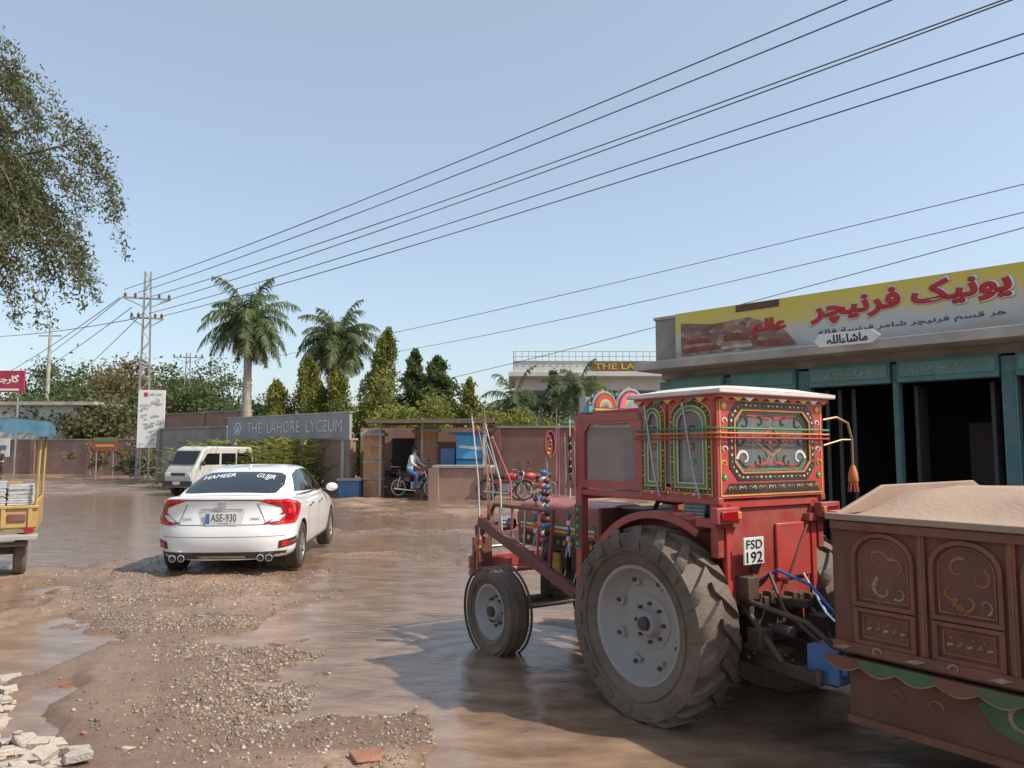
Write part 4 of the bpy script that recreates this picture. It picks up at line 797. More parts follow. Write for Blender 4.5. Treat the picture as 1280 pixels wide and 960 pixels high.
def person(label,loc,rz,J,shirt,pants,group=None):
    o=thing('person',label,'person',loc,rz,group)
    names=list(J.keys()); me=bpy.data.meshes.new('body')
    ed=[('pel','chest'),('chest','neck'),('neck','head'),('head','crown')]
    for s in 'lr': ed+=[('pel','hip'+s),('hip'+s,'knee'+s),('knee'+s,'ank'+s),('ank'+s,'toe'+s),('chest','sh'+s),('sh'+s,'elb'+s),('elb'+s,'wri'+s),('wri'+s,'hand'+s)]
    me.from_pydata([J[n][0] for n in names],[(names.index(a),names.index(b)) for a,b in ed],[])
    b=bpy.data.objects.new('body',me); COL.objects.link(b); b.modifiers.new('k','SKIN'); sv=me.skin_vertices[0].data
    for i,n in enumerate(names): r=J[n][1]; sv[i].radius=(r,r) if not isinstance(r,tuple) else r
    sv[names.index('pel')].use_root=True
    q=b.modifiers.new('s','SUBSURF'); q.levels=q.render_levels=2
    m2=evalmesh(b); b.modifiers.clear(); b.data=m2; m2.materials.clear()
    for m in(SKIN,shirt,pants,BLK): m2.materials.append(m)
    tagm={('pel','chest'):1,('chest','neck'):1,('neck','head'):0,('head','crown'):0,('pel','hipl'):2,('pel','hipr'):2}
    for s in 'lr': tagm.update({('hip'+s,'knee'+s):2,('knee'+s,'ank'+s):2,('ank'+s,'toe'+s):3,('chest','sh'+s):1,('sh'+s,'elb'+s):1,('elb'+s,'wri'+s):1,('wri'+s,'hand'+s):0})
    for p in m2.polygons:
        best=9;mi=0
        for e in ed:
            A=V3(J[e[0]][0]);B=V3(J[e[1]][0]);t=max(0,min(1,(p.center-A).dot(B-A)/max(1e-6,(B-A).length_squared))); d=(p.center-A.lerp(B,t)).length
            if d<best: best=d;mi=tagm[e]
        p.material_index=mi; p.use_smooth=True
    b.parent=o; H_=V3(J['head'][0])
    a=MB(); a.ell(H_+V3((-.022,0,.035)),(.102,.088,.11),HAIR,14,10); a.obj('hair',o)
    a=MB(); a.ell(H_+V3((.1,0,-.005)),(.02,.012,.022),SKIN,8,6)
    for s in(1,-1): a.ell(H_+V3((.0,s*.082,0)),(.02,.012,.03),SKIN,8,6); a.ell(H_+V3((.09,s*.03,.02)),(.01,.012,.008),BLK,8,6)
    a.box(H_+V3((.092,0,-.045)),(.01,.045,.008),MAROON); a.obj('face',o)
    for s in 'lr':
        a=MB(); h=V3(J['hand'+s][0]); w=V3(J['wri'+s][0]); d=(h-w).normalized(); sd_=d.cross(V3((0,0,1))).normalized()
        for i in range(4):
            p0=h+sd_*(-.03+.02*i); l=.035+.006*(1.5-abs(i-1.5)); p1=p0+d*l; p2=p1+d*.008-V3((0,0,.03)); a.tube([p0,p1,p2],[.009,.009,.007],SKIN,6)
        p0=h-d*.04+sd_*.035; a.tube([p0,p0+sd_*.02+d*.02,p0+sd_*.018+d*.05-V3((0,0,.012))],[.011,.010,.008],SKIN,6)
        a.obj('fingers',o)
    return o
def ride_pose(lean=.08,foot=.3):
    J={'pel':((-.22,0,.92),(.13,.15)),'chest':((-.15+lean,0,1.28),(.15,.12)),'neck':((-.10+lean,0,1.5),.055),'head':((-.07+lean,0,1.62),(.085,.095)),'crown':((-.07+lean,0,1.7),(.06,.07))}
    for s,k in(('l',1),('r',-1)): J.update({'hip'+s:((-.15,.12*k,.88),.1),'knee'+s:((.2,.2*k,.76),.07),'ank'+s:((.05,.17*k,foot+.06),.045),'toe'+s:((.2,.18*k,foot),.04),'sh'+s:((-.13+lean,.19*k,1.42),.065),'elb'+s:((.03,.28*k,1.18),.045),'wri'+s:((.24,.3*k,1.07),.03),'hand'+s:((.29,.31*k,1.05),(.03,.02))})
    return J
LSH=pmat('pale_blue_shirt',(.5,.53,.55),.85); JNS=pmat('blue_trousers',(.05,.13,.25),.85); DK=pmat('dark_cloth_and_shade',(.06,.05,.05),.9)
motorcycle('black motorcycle carrying a rider beside brick gate',(-3.35,26.6,.02),rad(-20),MAROON)
person('person in pale shirt and blue trousers riding a motorcycle',(-3.35,26.6,.02),rad(-20),ride_pose(),LSH,JNS)
motorcycle('black motorcycle parked in the shade of the gate shelter',(-4.6,29.2,.0),rad(60),BLK)
motorcycle('red motorcycle parked by the maroon wall',(-.2,25.3,.0),rad(-12),REDC)
motorcycle('red motorcycle parked beside another red motorcycle',(.75,26.0,.0),rad(-150),REDC)
motorcycle('small motorcycle with rider coming down the muddy road',(-28.6,43,.0),rad(-70),REDC,'motorcycles on the road')
person('person in dark clothes riding a motorcycle on the road',(-28.6,43,.0),rad(-70),ride_pose(.04),DK,DK)

# ---------------------------------------------------------------- CARGO RICKSHAW
RZ=rad(119); rk=thing('cargo_rickshaw','yellow three-wheeled cargo rickshaw with blue canopy on mud road','rickshaw',(-6.90,9.98,.0),RZ)
RY=pmat('rickshaw_yellow',(.50,.31,.07),.5,dust=.65,dcol=(.33,.24,.16))
a=MB(); a.box((.8,0,.62),(1.6,1.36,.06),RY); a.box((.8,.66,.8),(1.6,.04,.34),RY); a.box((.8,-.66,.8),(1.6,.04,.34),RY); a.box((0,0,.76),(.04,1.36,.26),RY); a.box((1.6,0,.8),(.04,1.36,.34),RY)
for i in range(5): a.box((-.03,-.6+i*.3,.76),(.03,.05,.26),RY)
a.box((-.02,0,.9),(.06,1.4,.04),RY); a.box((-.02,-.45,.76),(.045,.2,.1),MAROON); a.obj('cargo_bed',rk,bevel=.008)
for x in(0,1.55):
    for s in(1,-1): a=MB(); a.seg((x,s*.66,.9),(x+.03,s*.68,1.95),.028,.028,RY); a.obj('canopy_post',rk,bevel=.004)
a=MB(); a.box((-.12,0,.52),(.3,1.4,.05),CONC); a.box((-.2,0,.44),(.05,1.2,.06),GREASE); a.obj('tailboard',rk,bevel=.004)
a=MB(); vs=[];fs=[]
CV=pmat('blue_tarpaulin',(.02,.15,.25),.7,var=.25,dust=.3,bump=.3,bscale=8)
for i in range(9):
    for j in range(11):
        u=i/8;v=j/10; y=-.78+1.56*v; z=2.02+.05*(1-(2*v-1)**2)+.012*math.sin(9*v+5*u); vs.append((-.18+2.0*u,y,z))
for i in range(8):
    for j in range(10): fs.append((i*11+j,(i+1)*11+j,(i+1)*11+j+1,i*11+j+1))
a.add(vs,fs,CV); 
vs=[];fs=[]
for j in range(24):
    v=j/23; y=-.78+1.56*v; z=2.02+.05*(1-(2*v-1)**2); vs+=[(-.18,y,z),(-.19-.012*math.sin(j*1.9),y,z-.19-.02*math.sin(j*1.2))]
for j in range(23): fs.append((2*j,2*j+1,2*j+3,2*j+2))
a.add(vs,fs,CV)
for s in(1,-1):
    vs=[];fs=[]
    for j in range(24): vs+=[(-.18+2*j/23,s*.78,2.02),(-.18+2*j/23,s*(.79+.01*math.sin(j*1.7)),1.86-.02*math.sin(j))]
    for j in range(23): fs.append((2*j,2*j+1,2*j+3,2*j+2))
    a.add(vs,fs,CV)
a.obj('canopy',rk,recalc=False)
for s in(1,-1):
    a=MB(); a.lathe([(.0,.02*s),(.13,.03*s),(.15,.06),(.24,.07),(.27,.04),(.27,-.04),(.24,-.07),(.15,-.06),(0,-.03)],RUB,n=28); a.obj('wheel',rk,loc=(.25,s*.5,.27))
    a=MB(); a.box((-.05,s*.6,.6),(.04,.1,.08),TAILD); a.obj('tail_light',rk,bevel=.01)
a=MB(); a.lathe([(.0,.02),(.13,.03),(.15,.05),(.24,.05),(.27,.03),(.27,-.03),(.24,-.05),(.15,-.05),(0,-.03)],RUB,n=28); a.obj('wheel',rk,loc=(2.6,0,.27))
a=MB(); a.box((.25,0,.32),(.1,1.0,.1),GREASE); a.box((1.5,0,.48),(2.2,.1,.1),GREASE); a.tube([(2.6,0,.27),(2.35,0,1.05)],.03,STEEL,8); a.tube([(2.3,.35,1.1),(2.3,-.35,1.1)],.015,CHR,6); a.box((2.0,0,.75),(.5,.35,.2),BLK); a.ell((2.2,0,.85),(.25,.14,.12),REDC); a.box((2.45,0,.9),(.04,.7,.5),RY); a.obj('chassis',rk,bevel=.01)
PAP=pmat('grey_white_sheets',(.55,.56,.55),.8,var=.2,scale=20); mwx=Matrix.Translation(rk.location)@Matrix.Rotation(RZ,4,'Z')
for i in range(4):
    a=MB()
    for k in range(12):
        a.box((random.uniform(-.01,.01),random.uniform(-.008,.008),k*.03+.012),(.32,.28,.022),PAP,Matrix.Rotation(random.uniform(-.05,.05),3,'Z'))
    o=a.obj('sheet_stack',None); o.location=mwx@V3((.25,-.48+i*.31,.65)); o.rotation_euler=(0,0,RZ); tag(o,'stack of grey-white trays loaded on the rickshaw bed','trays','tray stacks on the rickshaw')
    o=o.copy(); COL.objects.link(o); o.location=mwx@V3((.25,-.48+i*.31,1.01)); o.scale=(1,1,.5+.15*(i%2))
# ---------------------------------------------------------------- SHOP BUILDING (right)
shp=thing('shop_building','concrete shop with yellow furniture banner, teal shutters and dark openings','building',(2.72,14.5,0),math.atan2(-.725,.688))
a=MB(); a.box((5.2,8.2,2.05),(10.4,.2,4.1),CONCD); a.box((.1,4.2,2.05),(.2,7.8,4.1),CONCD); a.box((10.3,4.2,2.05),(.2,7.8,4.1),CONCD); a.box((5.2,4.1,3.17),(10.4,8.2,.16),CONCD); a.box((5.2,.12,3.68),(10.4,.2,.84),CONCD); a.box((5.2,-.25,3.17),(10.5,.7,.15),CONC); a.box((5.2,1,.06),(10.4,2.4,.14),CONC); a.box((5.2,.16,3.03),(10.2,.2,.14),CONCD)
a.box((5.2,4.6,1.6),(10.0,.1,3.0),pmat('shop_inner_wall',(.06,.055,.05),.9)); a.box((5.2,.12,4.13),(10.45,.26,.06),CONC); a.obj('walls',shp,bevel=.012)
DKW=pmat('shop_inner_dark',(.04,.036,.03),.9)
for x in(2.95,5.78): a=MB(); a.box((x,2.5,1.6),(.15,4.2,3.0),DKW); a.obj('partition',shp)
for x,wd in((.25,.3),(1.55,.14),(2.92,.2),(4.32,.08),(5.78,.18),(7.3,.12),(8.8,.16),(10.2,.2)):
    a=MB(); a.box((x,.08,1.5),(wd,.16,2.84),TEAL); a.ext(rect(-wd*.35,.2,wd*.35,2.6),(x,-.001,.1),(1,0,0),(0,0,1),.01,pmat('teal_dark',(.03,.14,.16),.5,dust=.3)); a.obj('door_pillar',shp,bevel=.005)
SHU=pmat('shutter_grey_blue',(.2,.24,.25),.5,metal=.3,dust=.4)
for x0_,x1_,cl in((.4,1.48,1),(1.62,2.8,1),(3.03,4.27,0),(4.37,5.68,0),(5.88,7.2,0),(7.4,8.7,1),(8.9,10.1,1)):
    a=MB(); a.box(((x0_+x1_)/2,.05,2.80),(x1_-x0_,.24,.32),TEAL); a.box(((x0_+x1_)/2,-.08,2.82),(x1_-x0_-.06,.02,.21),pmat('teal_light',(.06,.25,.24),.5,dust=.4)); o=a.obj('shutter_box',shp,bevel=.008)
    if cl:
        a=MB()
        for i in range(42): a.tube([(x0_,.12,.14+i*.06),(x1_,.12,.14+i*.06)],.032,SHU,6)
        a.obj('roller_shutter',shp)
SL=pmat('shutter_letters',(.34,.45,.33),.6,dust=.4)
text_on(shp,'shutter_lettering','\uFEE1\uFEED\uFEAD \uFEEE\uFEB7 \uFEAE\uFB7D\uFBFF\uFEE7\uFEAE\uFED3 \uFB8F\uFBFF\uFEE7\uFEEE\uFBFE',(5.02,-.093,2.82),(1,0,0),(0,0,1),SL,width=1.0,height=.14,bevel=.02,flat=.2)
text_on(shp,'shutter_lettering','\uFEAE\uFB7D\uFBFF\uFEE7\uFEAE\uFED3',(3.66,-.093,2.82),(1,0,0),(0,0,1),SL,width=.8,height=.14,bevel=.02,flat=.2)
text_on(shp,'shutter_lettering','\uFB8F\uFBFF\uFEE7\uFEEE\uFBFE',(6.5,-.093,2.82),(1,0,0),(0,0,1),SL,width=.8,height=.14,bevel=.02,flat=.2)
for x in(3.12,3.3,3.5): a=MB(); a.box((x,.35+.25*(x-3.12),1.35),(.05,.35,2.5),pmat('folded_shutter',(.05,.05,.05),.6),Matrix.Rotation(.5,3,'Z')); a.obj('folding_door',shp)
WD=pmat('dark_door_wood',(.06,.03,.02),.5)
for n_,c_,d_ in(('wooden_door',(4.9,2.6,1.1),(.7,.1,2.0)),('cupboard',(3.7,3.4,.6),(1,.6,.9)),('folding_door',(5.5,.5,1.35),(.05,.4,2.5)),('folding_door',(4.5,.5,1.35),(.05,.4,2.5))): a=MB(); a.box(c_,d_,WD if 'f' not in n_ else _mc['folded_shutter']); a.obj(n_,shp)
bn=tag(bpy.data.objects.new('shop_banner',None),'yellow furniture shop banner with red lettering above the shutters','sign'); COL.objects.link(bn); bn.location=shp.location; bn.rotation_euler=shp.rotation_euler
BY=bpy.data.materials.new('banner_yellow'); BY.use_nodes=True; nt=BY.node_tree;N=nt.nodes;L=nt.links;b=N['Principled BSDF']; tc=N.new('ShaderNodeTexCoord'); sp=N.new('ShaderNodeSeparateXYZ'); L.new(tc.outputs['Object'],sp.inputs[0])
nz=N.new('ShaderNodeTexNoise'); nz.inputs['Scale'].default_value=2.2; nz.inputs['Detail'].default_value=6; L.new(tc.outputs['Object'],nz.inputs['Vector'])
ad=N.new('ShaderNodeMath'); ad.operation='MULTIPLY_ADD'; L.new(nz.outputs['Fac'],ad.inputs[0]); ad.inputs[1].default_value=.55; L.new(sp.outputs['Z'],ad.inputs[2])
rr=N.new('ShaderNodeValToRGB'); mr=N.new('ShaderNodeMapRange'); mr.inputs[1].default_value=3.6; mr.inputs[2].default_value=4.43; L.new(ad.outputs[0],mr.inputs[0]); L.new(mr.outputs[0],rr.inputs[0])
e=rr.color_ramp.elements; e[0].color=(.37,.33,.29,1); e[1].color=(.64,.50,.07,1); q=e.new(.22); q.color=(.46,.46,.46,1); q=e.new(.42); q.color=(.52,.50,.41,1); q=e.new(.58); q.color=(.60,.51,.16,1); L.new(rr.outputs[0],b.inputs['Base Color']); b.inputs['Roughness'].default_value=.45
a=MB(); a.box((4.1,-.02,3.74),(7.2,.05,.84),BY); a.obj('banner_sheet',bn)
O=(0,-.047,0); a=MB()
BP=bpy.data.materials.new('banner_room_photo'); BP.use_nodes=True; nt=BP.node_tree;N=nt.nodes;L=nt.links;b=N['Principled BSDF']; g=N.new('ShaderNodeTexCoord')
v2=N.new('ShaderNodeTexVoronoi'); v2.inputs['Scale'].default_value=6; mp=N.new('ShaderNodeMapping'); mp.inputs['Scale'].default_value=(1,1,2.2); L.new(g.outputs['Object'],mp.inputs[0]); L.new(mp.outputs[0],v2.inputs['Vector']); s2=N.new('ShaderNodeSeparateColor'); L.new(v2.outputs['Color'],s2.inputs[0])
cr=N.new('ShaderNodeValToRGB'); L.new(s2.outputs[0],cr.inputs[0]); e=cr.color_ramp.elements; e[0].color=(.12,.05,.035,1); e[1].color=(.45,.36,.30,1); q=e.new(.4); q.color=(.26,.13,.085,1); q=e.new(.7); q.color=(.34,.2,.13,1)
nz=N.new('ShaderNodeTexNoise'); nz.inputs['Scale'].default_value=9; nz.inputs['Detail'].default_value=6; L.new(g.outputs['Object'],nz.inputs['Vector'])
L.new(mixc(mrange(nz.outputs['Fac'],.4,.65),cr.outputs[0],(.20,.11,.08)),b.inputs['Base Color'])
a.ext([(.62,3.36),(2.85,3.36),(2.6,3.68),(2.0,3.92),(1.3,3.88),(.62,3.97)],O,(1,0,0),(0,0,1),.003,BP)
SB=pmat('sofa_brown',(.2,.06,.04),.6,var=.4); BT=pmat('bed_tan',(.36,.22,.14),.6,var=.3); BWH=pmat('bed_white',(.42,.35,.31),.6,var=.3)
for (cx,cz,wx_,hz_,m) in((1.0,3.45,.7,.08,SB),(1.0,3.53,.6,.05,BT),(1.0,3.60,.5,.09,SB),(1.75,3.44,.6,.06,BWH),(1.75,3.50,.55,.05,BT),(1.75,3.60,.5,.12,SB),(2.35,3.44,.45,.10,SB)):
    a.ext([(cx-wx_/2,cz-hz_/2),(cx+wx_/2,cz-hz_/2),(cx+wx_/2,cz+hz_*.3),(cx+wx_*.3,cz+hz_*.5),(cx,cz+hz_*.65),(cx-wx_*.3,cz+hz_*.5),(cx-wx_/2,cz+hz_*.3)],(0,-.0505,0),(1,0,0),(0,0,1),.001+.0006*(cz*10%3),m)
a.obj('furniture_picture',bn)
a=MB(); a.ext(rect(1.75,4.03,2.55,4.15),O,(1,0,0),(0,0,1),.006,pmat('rust_plate',(.13,.07,.04),.8)); a.obj('rusty_plate',bn)
a=MB(); a.ext(rect(6.05,3.36,7.5,3.52),O,(1,0,0),(0,0,1),.003,BP); a.obj('bed_picture',bn)
BR_=pmat('banner_red',(.52,.014,.018),.5,var=.08,dust=.1); BWt=pmat('banner_white',(.72,.71,.68),.5,var=.05); BB=pmat('banner_black',(.03,.03,.05),.6)
s_='\uFEAE\uFB7D\uFBFF\uFEE7\uFEAE\uFED3 \uFB8F\uFBFF\uFEE7\uFEEE\uFBFE'
text_on(bn,'banner_outline',s_,(4.48,-.046,3.87),(1,0,.02),(0,0,1),BWt,width=2.9,height=.5,bevel=.075,gap=.001,flat=.06)
text_on(bn,'banner_lettering',s_,(4.48,-.046,3.87),(1,0,.02),(0,0,1),BR_,width=2.82,height=.44,bevel=.045,gap=.008,flat=.06)
s2_='\uFEEA\uFEDF\uFE8E\uFED3 \uFE94\uFEB4\uFEE7\uFEAE\uFED3 \uFEAE\uFEE3\uFE8E\uFEB7 \uFEAE\uFB7D\uFBFF\uFEE7\uFEAE\uFED3 \uFEE2\uFEB4\uFED7 \uFEAE\uFEEB'
text_on(bn,'banner_lettering',s2_,(4.5,-.046,3.5),(1,0,0),(0,0,1),BB,width=2.6,height=.11,bevel=.01,gap=.003,flat=.1)
text_on(bn,'banner_lettering','\uFEE2\uFEDF\uFE8E\uFECB',(2.36,-.052,3.70),(1,0,0),(0,0,1),BR_,width=.62,height=.32,bevel=.05,gap=.004,flat=.06)
bd=thing('shop_plaque','white calligraphy plaque hung under the shop banner','sign',shp.location,0); bd.rotation_euler=shp.rotation_euler
a=MB(); a.ext([(-.42,-.1),(.36,-.1),(.48,0),(.36,.1),(-.42,.1),(-.5,0)],(3.9,-.62,3.29),(1,0,0),(0,0,1),.02,BWt); a.obj('plaque_board',bd,bevel=.004)
text_on(bd,'plaque_lettering','\uFBA7\uFEE0\uFEDF\uFE8D\uFE80\uFE8E\uFEB7\uFE8E\uFEE3',(3.9,-.642,3.29),(1,0,0),(0,0,1),BB,width=.6,height=.14,bevel=.03,gap=.002,flat=.1)
# ---------------------------------------------------------------- SCHOOL BUILDING
sb=thing('school_building','white two-storey building with roof railing and brown name band','building',(.1,46,0))
WPL=pmat('white_plaster',(.55,.55,.52),.8,var=.12,dust=.25,scale=.6); a=MB(); a.box((4.7,4,3.0),(9.2,8,6.0),WPL); a.box((4.6,3.7,6.12),(9.8,9.2,.28),WPL); a.box((4.6,3.7,6.6),(9.2,8.4,.7),WPL); a.obj('walls',sb,bevel=.02)
for x in(1.5,3.6,5.8,8):
    a=MB(); a.box((x,-.02,4.6),(1.1,.06,1.2),CARG); a.obj('window',sb)
a=MB()
for i in range(24): a.tube([(.1+i*.4,-.6,6.95),(.1+i*.4,-.6,7.5)],.025,WPL,5)
for z in(7.2,7.5): a.tube([(0,-.6,z),(9.4,-.6,z)],.03,WPL,5); a.tube([(0,-.6,z),(0,7,z)],.03,WPL,5)
a.obj('roof_railing',sb)
a=MB(); a.box((8.2,-.62,6.58),(7.2,.06,.55),pmat('brown_band',(.16,.09,.04),.7)); nb=a.obj('name_band',sb)
text_on(nb,'name_lettering','THE LAHORE LYCEUM',(8.4,-.655,6.58),(1,0,0),(0,0,1),YEL,width=7.2,height=.36,bevel=.02)
# ---------------------------------------------------------------- WALLS
BW=bpy.data.materials.new('old_brick'); BW.use_nodes=True; nt=BW.node_tree;N=nt.nodes;L=nt.links;b=N['Principled BSDF']; g=N.new('ShaderNodeNewGeometry'); tc=N.new('ShaderNodeTexCoord')
bt=N.new('ShaderNodeTexBrick'); bt.inputs['Scale'].default_value=4; bt.inputs['Color1'].default_value=(.28,.15,.11,1); bt.inputs['Color2'].default_value=(.21,.115,.09,1); bt.inputs['Mortar'].default_value=(.24,.19,.16,1); bt.inputs['Mortar Size'].default_value=.02
cb=N.new('ShaderNodeCombineXYZ'); sp=N.new('ShaderNodeSeparateXYZ'); L.new(tc.outputs['Object'],sp.inputs[0]); L.new(sp.outputs[0],cb.inputs[0]); L.new(sp.outputs[2],cb.inputs[1]); L.new(cb.outputs[0],bt.inputs['Vector'])
L.new(mixc(mrange(noise(.8,6),.4,.65),bt.outputs['Color'],(.29,.21,.17)),b.inputs['Base Color']); b.inputs['Roughness'].default_value=.9
PLS=pmat('pinkish_plaster',(.35,.21,.16),.9,var=.25,dust=.4,dcol=(.3,.22,.17),scale=1.0); MRW=pmat('maroon_wall',(.19,.07,.06),.85,var=.3,dust=.45,scale=1)
GRW=pmat('grey_wall',(.29,.265,.25),.9,var=.3,dust=.5,dcol=(.17,.13,.11),scale=1); TAN=pmat('orange_tan_brick',(.48,.26,.14),.85,var=.25,scale=8)
def wall(name,label,A,B,h,mat,t=.25,cope=CONCD,pil=4):
    A=V3((*A,0));B=V3((*B,0)); d=B-A; o=thing(name,label,'wall',A,math.atan2(d.y,d.x)); l=d.length
    a=MB(); a.box((l/2,0,h/2-.1),(l,t,h+.2),mat); a.obj('wall_face',o); a=MB(); a.box((l/2,0,h+.045),(l+.1,t+.12,.08),cope); a.obj('coping',o)
    n=max(1,int(l/pil)); 
    for i in range(n+1):
        a=MB(); a.box((l*i/n,-t/2-.04,h/2-.1),(.35,.12,h+.18),mat); a.obj('pier',o)
    return o
wall('boundary_wall','weathered grey plaster boundary wall beside the road',(-18.4,40.5),(-13.3,36.2),2.7,GRW)
wall('brick_wall','old red-brown brick boundary wall behind the van',(-13.0,36),(-5.9,28.6),2.0,BW)
wall('boundary_wall','maroon painted boundary wall behind parked motorcycles',(-.6,28.6),(10,27.5),2.45,MRW)
wall('brick_wall','low dusty brick wall far along the muddy road',(-46,56),(-24,51),2.3,BW)
wall('brick_wall','tall red brick side wall behind road pole',(-23.5,52),(-16,47),4.0,BW)
wall('low_wall','low pinkish plaster wall beside the gate',(-2.55,26.2),(-.7,26.0),1.05,PLS,.9,CONC)
A=V3((-12.6,34.2,0));B=V3((-6.0,28.6,0)); d=(B-A); o=thing('name_board','long grey sign board with white lettering above brick wall','sign',A,math.atan2(d.y,d.x)); l=d.length
a=MB(); GB=pmat('sign_grey',(.29,.29,.30),.7,var=.2,dust=.25,scale=1); a.box((l/2,0,2.55),(l,.12,.95),GB); a.box((l/2,0,3.05),(l+.1,.16,.05),CONC); a.obj('board',o,bevel=.01)
for i in range(4): a=MB(); a.box((.4+i*(l-.8)/3,.05,1.1),(.2,.2,2.1),CONC); a.obj('board_post',o)
FW=pmat('faded_white_letters',(.58,.59,.6),.7); text_on(o,'board_lettering','THE  LAHORE  LYCEUM',(l*.57,-.062,2.57),(1,0,0),(0,0,1),FW,width=l*.76,height=.48,bevel=.006)
a=MB(); a.ring(circ(0,0,.3,6),circ(0,0,.22,6),(l*.1,-.062,2.57),(1,0,0),(0,0,1),.01,FW); a.ext([(-.12,-.14),(.12,-.14),(0,.16)],(l*.1,-.062,2.57),(1,0,0),(0,0,1),.01,FW); a.obj('board_emblem',o)
def pillar(label,x,y,w_,h,mat):
    o=thing('gate_pillar',label,'pillar',(x,y,0),0,'gate pillars'); a=MB(); a.box((0,0,h/2-.1),(w_,w_,h+.2),mat); 
    for z in(.6,1.2,1.8): a.box((0,0,z),(w_+.05,w_+.05,.07),CONC)
    a.obj('shaft',o,bevel=.01); a=MB(); a.box((0,0,h+.06),(w_+.2,w_+.2,.12),CONC); a.box((0,0,h+.17),(w_,w_,.1),CONC); a.obj('cap',o,bevel=.01)
pillar('orange tan brick gate pillar with concrete cap',-5.0,28.0,.66,2.15,TAN)
pillar('tan brick gate pillar under the shelter roof',-2.95,27.9,.5,2.3,TAN); pillar('tan brick gate pillar next to blue cabinet',-3.5,29.5,.4,2.3,TAN)
o=thing('plinth','blue painted concrete plinth at the foot of the gate','plinth',(-5.75,27.6,.0)); a=MB(); a.box((0,0,.27),(.75,.7,.62),BLU); a.obj('plinth_block',o,bevel=.02); a=MB(); a.box((0,0,.6),(.85,.8,.07),CONC); a.obj('plinth_top',o,bevel=.01)
o=thing('gate_shelter','low flat-roofed gate shelter with thin posts','shelter',(-4.9,27,0)); a=MB(); a.box((2.1,1.0,2.66),(4.3,3.6,.07),pmat('rusty_roof',(.13,.09,.07),.8,var=.3,dust=.4),Matrix.Rotation(-.015,3,'Y')); a.box((2.1,-.8,2.62),(4.3,.05,.12),_mc['rusty_roof']); a.obj('roof',o)
for x,y in((.3,-.1),(1.75,-.1),(3.9,-.1),(3.9,2.5)):
    a=MB(); a.tube([(x,y,-.1),(x,y,2.62)],.035,CONC,8); a.obj('post',o)
a=MB(); a.box((1.6,3.1,1.2),(5.2,.2,2.6),PLS); a.obj('back_wall',o)
a=MB(); a.box((.9,2.95,1.05),(1.3,.06,2.1),DK); a.obj('shade_panel',o)  # dark panel stands for the shade in the recess below the roof
o=thing('kiosk','bright blue painted kiosk cabinet with white panel','kiosk',(-2.05,26.9,0)); a=MB(); a.box((.6,.4,1.2),(1.0,.7,2.0),SKYB); a.box((-.2,.45,1.05),(.5,.6,1.3),BLU); a.obj('cabinet',o,bevel=.01); a=MB(); a.ext([(.2,1.72),(1.0,1.64),(1.0,1.76),(.2,1.80)],(0,.045,0),(1,0,0),(0,0,1),.01,WHT); a.obj('display_panel',o); a=MB(); a.box((.5,.35,2.24),(1.3,.9,.06),BLU); a.obj('top',o)
a=MB(); a.box((.6,.02,1.32),(1.0,.04,.04),BLK); a.obj('counter',o)
o=thing('roadside_shop','low white roadside shop building with flat roof','building',(-37,55,0)); a=MB(); a.box((3,3,2.4),(8,6,5.0),WPL); a.box((3,2.9,4.95),(8.6,6.8,.25),CONC); a.obj('walls',o); 
for x in(.5,3,5.6):
    a=MB(); a.box((x,-.03,1.2),(1.6,.08,2.2),DK); a.obj('shop_opening',o)
o=thing('shop_sign','red roadside sign with white lettering on posts','sign',(-31.4,46,0)); a=MB(); a.box((.4,0,5.75),(3.4,.12,1.3),pmat('sign_red',(.38,.015,.06),.5,dust=.15)); a.obj('sign_face',o,bevel=.01)
for x in(-.8,1.7): a=MB(); a.tube([(x,.08,0),(x,.08,5.6)],.06,STEEL,6); a.obj('sign_post',o)
text_on(o,'sign_lettering','\uFEB0\uFEE8\uFE9F\uFEAD\uFE8E\uFB94',(1.0,-.062,5.85),(1,0,0),(0,0,1),BWt,width=1.6,height=.6,bevel=.04,flat=.1)
a=MB(); a.box((.4,-.065,5.25),(2.8,.01,.12),BWt); a.obj('sign_stripe',o)
o=thing('advertising_board','tall white advertising board with grey tile pictures','billboard',(-19.35,41.2,0),rad(8)); a=MB(); a.box((0,0,3.3),(1.36,.1,3.1),BWt); a.obj('board',o,bevel=.01)
for s in(1,-1): a=MB(); a.tube([(s*.5,.08,-.1),(s*.5,.08,4.8)],.04,STEEL,6); a.obj('board_post',o)
a=MB(); GT=pmat('tile_grey',(.42,.43,.43),.6,var=.5,scale=9); rr_=random.Random(3)
for i in range(44):
    x=rr_.uniform(-.5,.45); z=rr_.uniform(1.95,4.35); w2=rr_.uniform(.08,.34); h2=rr_.uniform(.04,.14); sl_=rr_.uniform(-.05,.08); a.ext([(x-w2/2,z-h2/2),(x+w2/2,z-h2/2+sl_),(x+w2/2,z+h2/2+sl_),(x-w2/2,z+h2/2)],(0,-.052,0),(1,0,0),(0,0,1),.004+.0004*i,GT)
a.ext(rect(-.4,4.5,-.2,4.72),(0,-.052,0),(1,0,0),(0,0,1),.008,pmat('board_red',(.5,.03,.05),.5)); a.ext(rect(-.15,4.56,.5,4.66),(0,-.052,0),(1,0,0),(0,0,1),.006,GT); a.obj('board_picture',o)
o=thing('small_sign','small red and green roadside notice board','sign',(-24.3,46,0)); a=MB(); a.box((0,0,2.0),(1.4,.06,.8),pmat('notice_red',(.3,.07,.05),.6)); a.box((0,-.035,2.25),(1.3,.01,.2),GRN); a.box((0,-.035,1.9),(1.1,.01,.12),YEL); a.obj('sign_face',o)
for x in(-.5,.5): a=MB(); a.tube([(x,.04,-.1),(x,.04,2)],.04,STEEL,6); a.obj('sign_post',o)
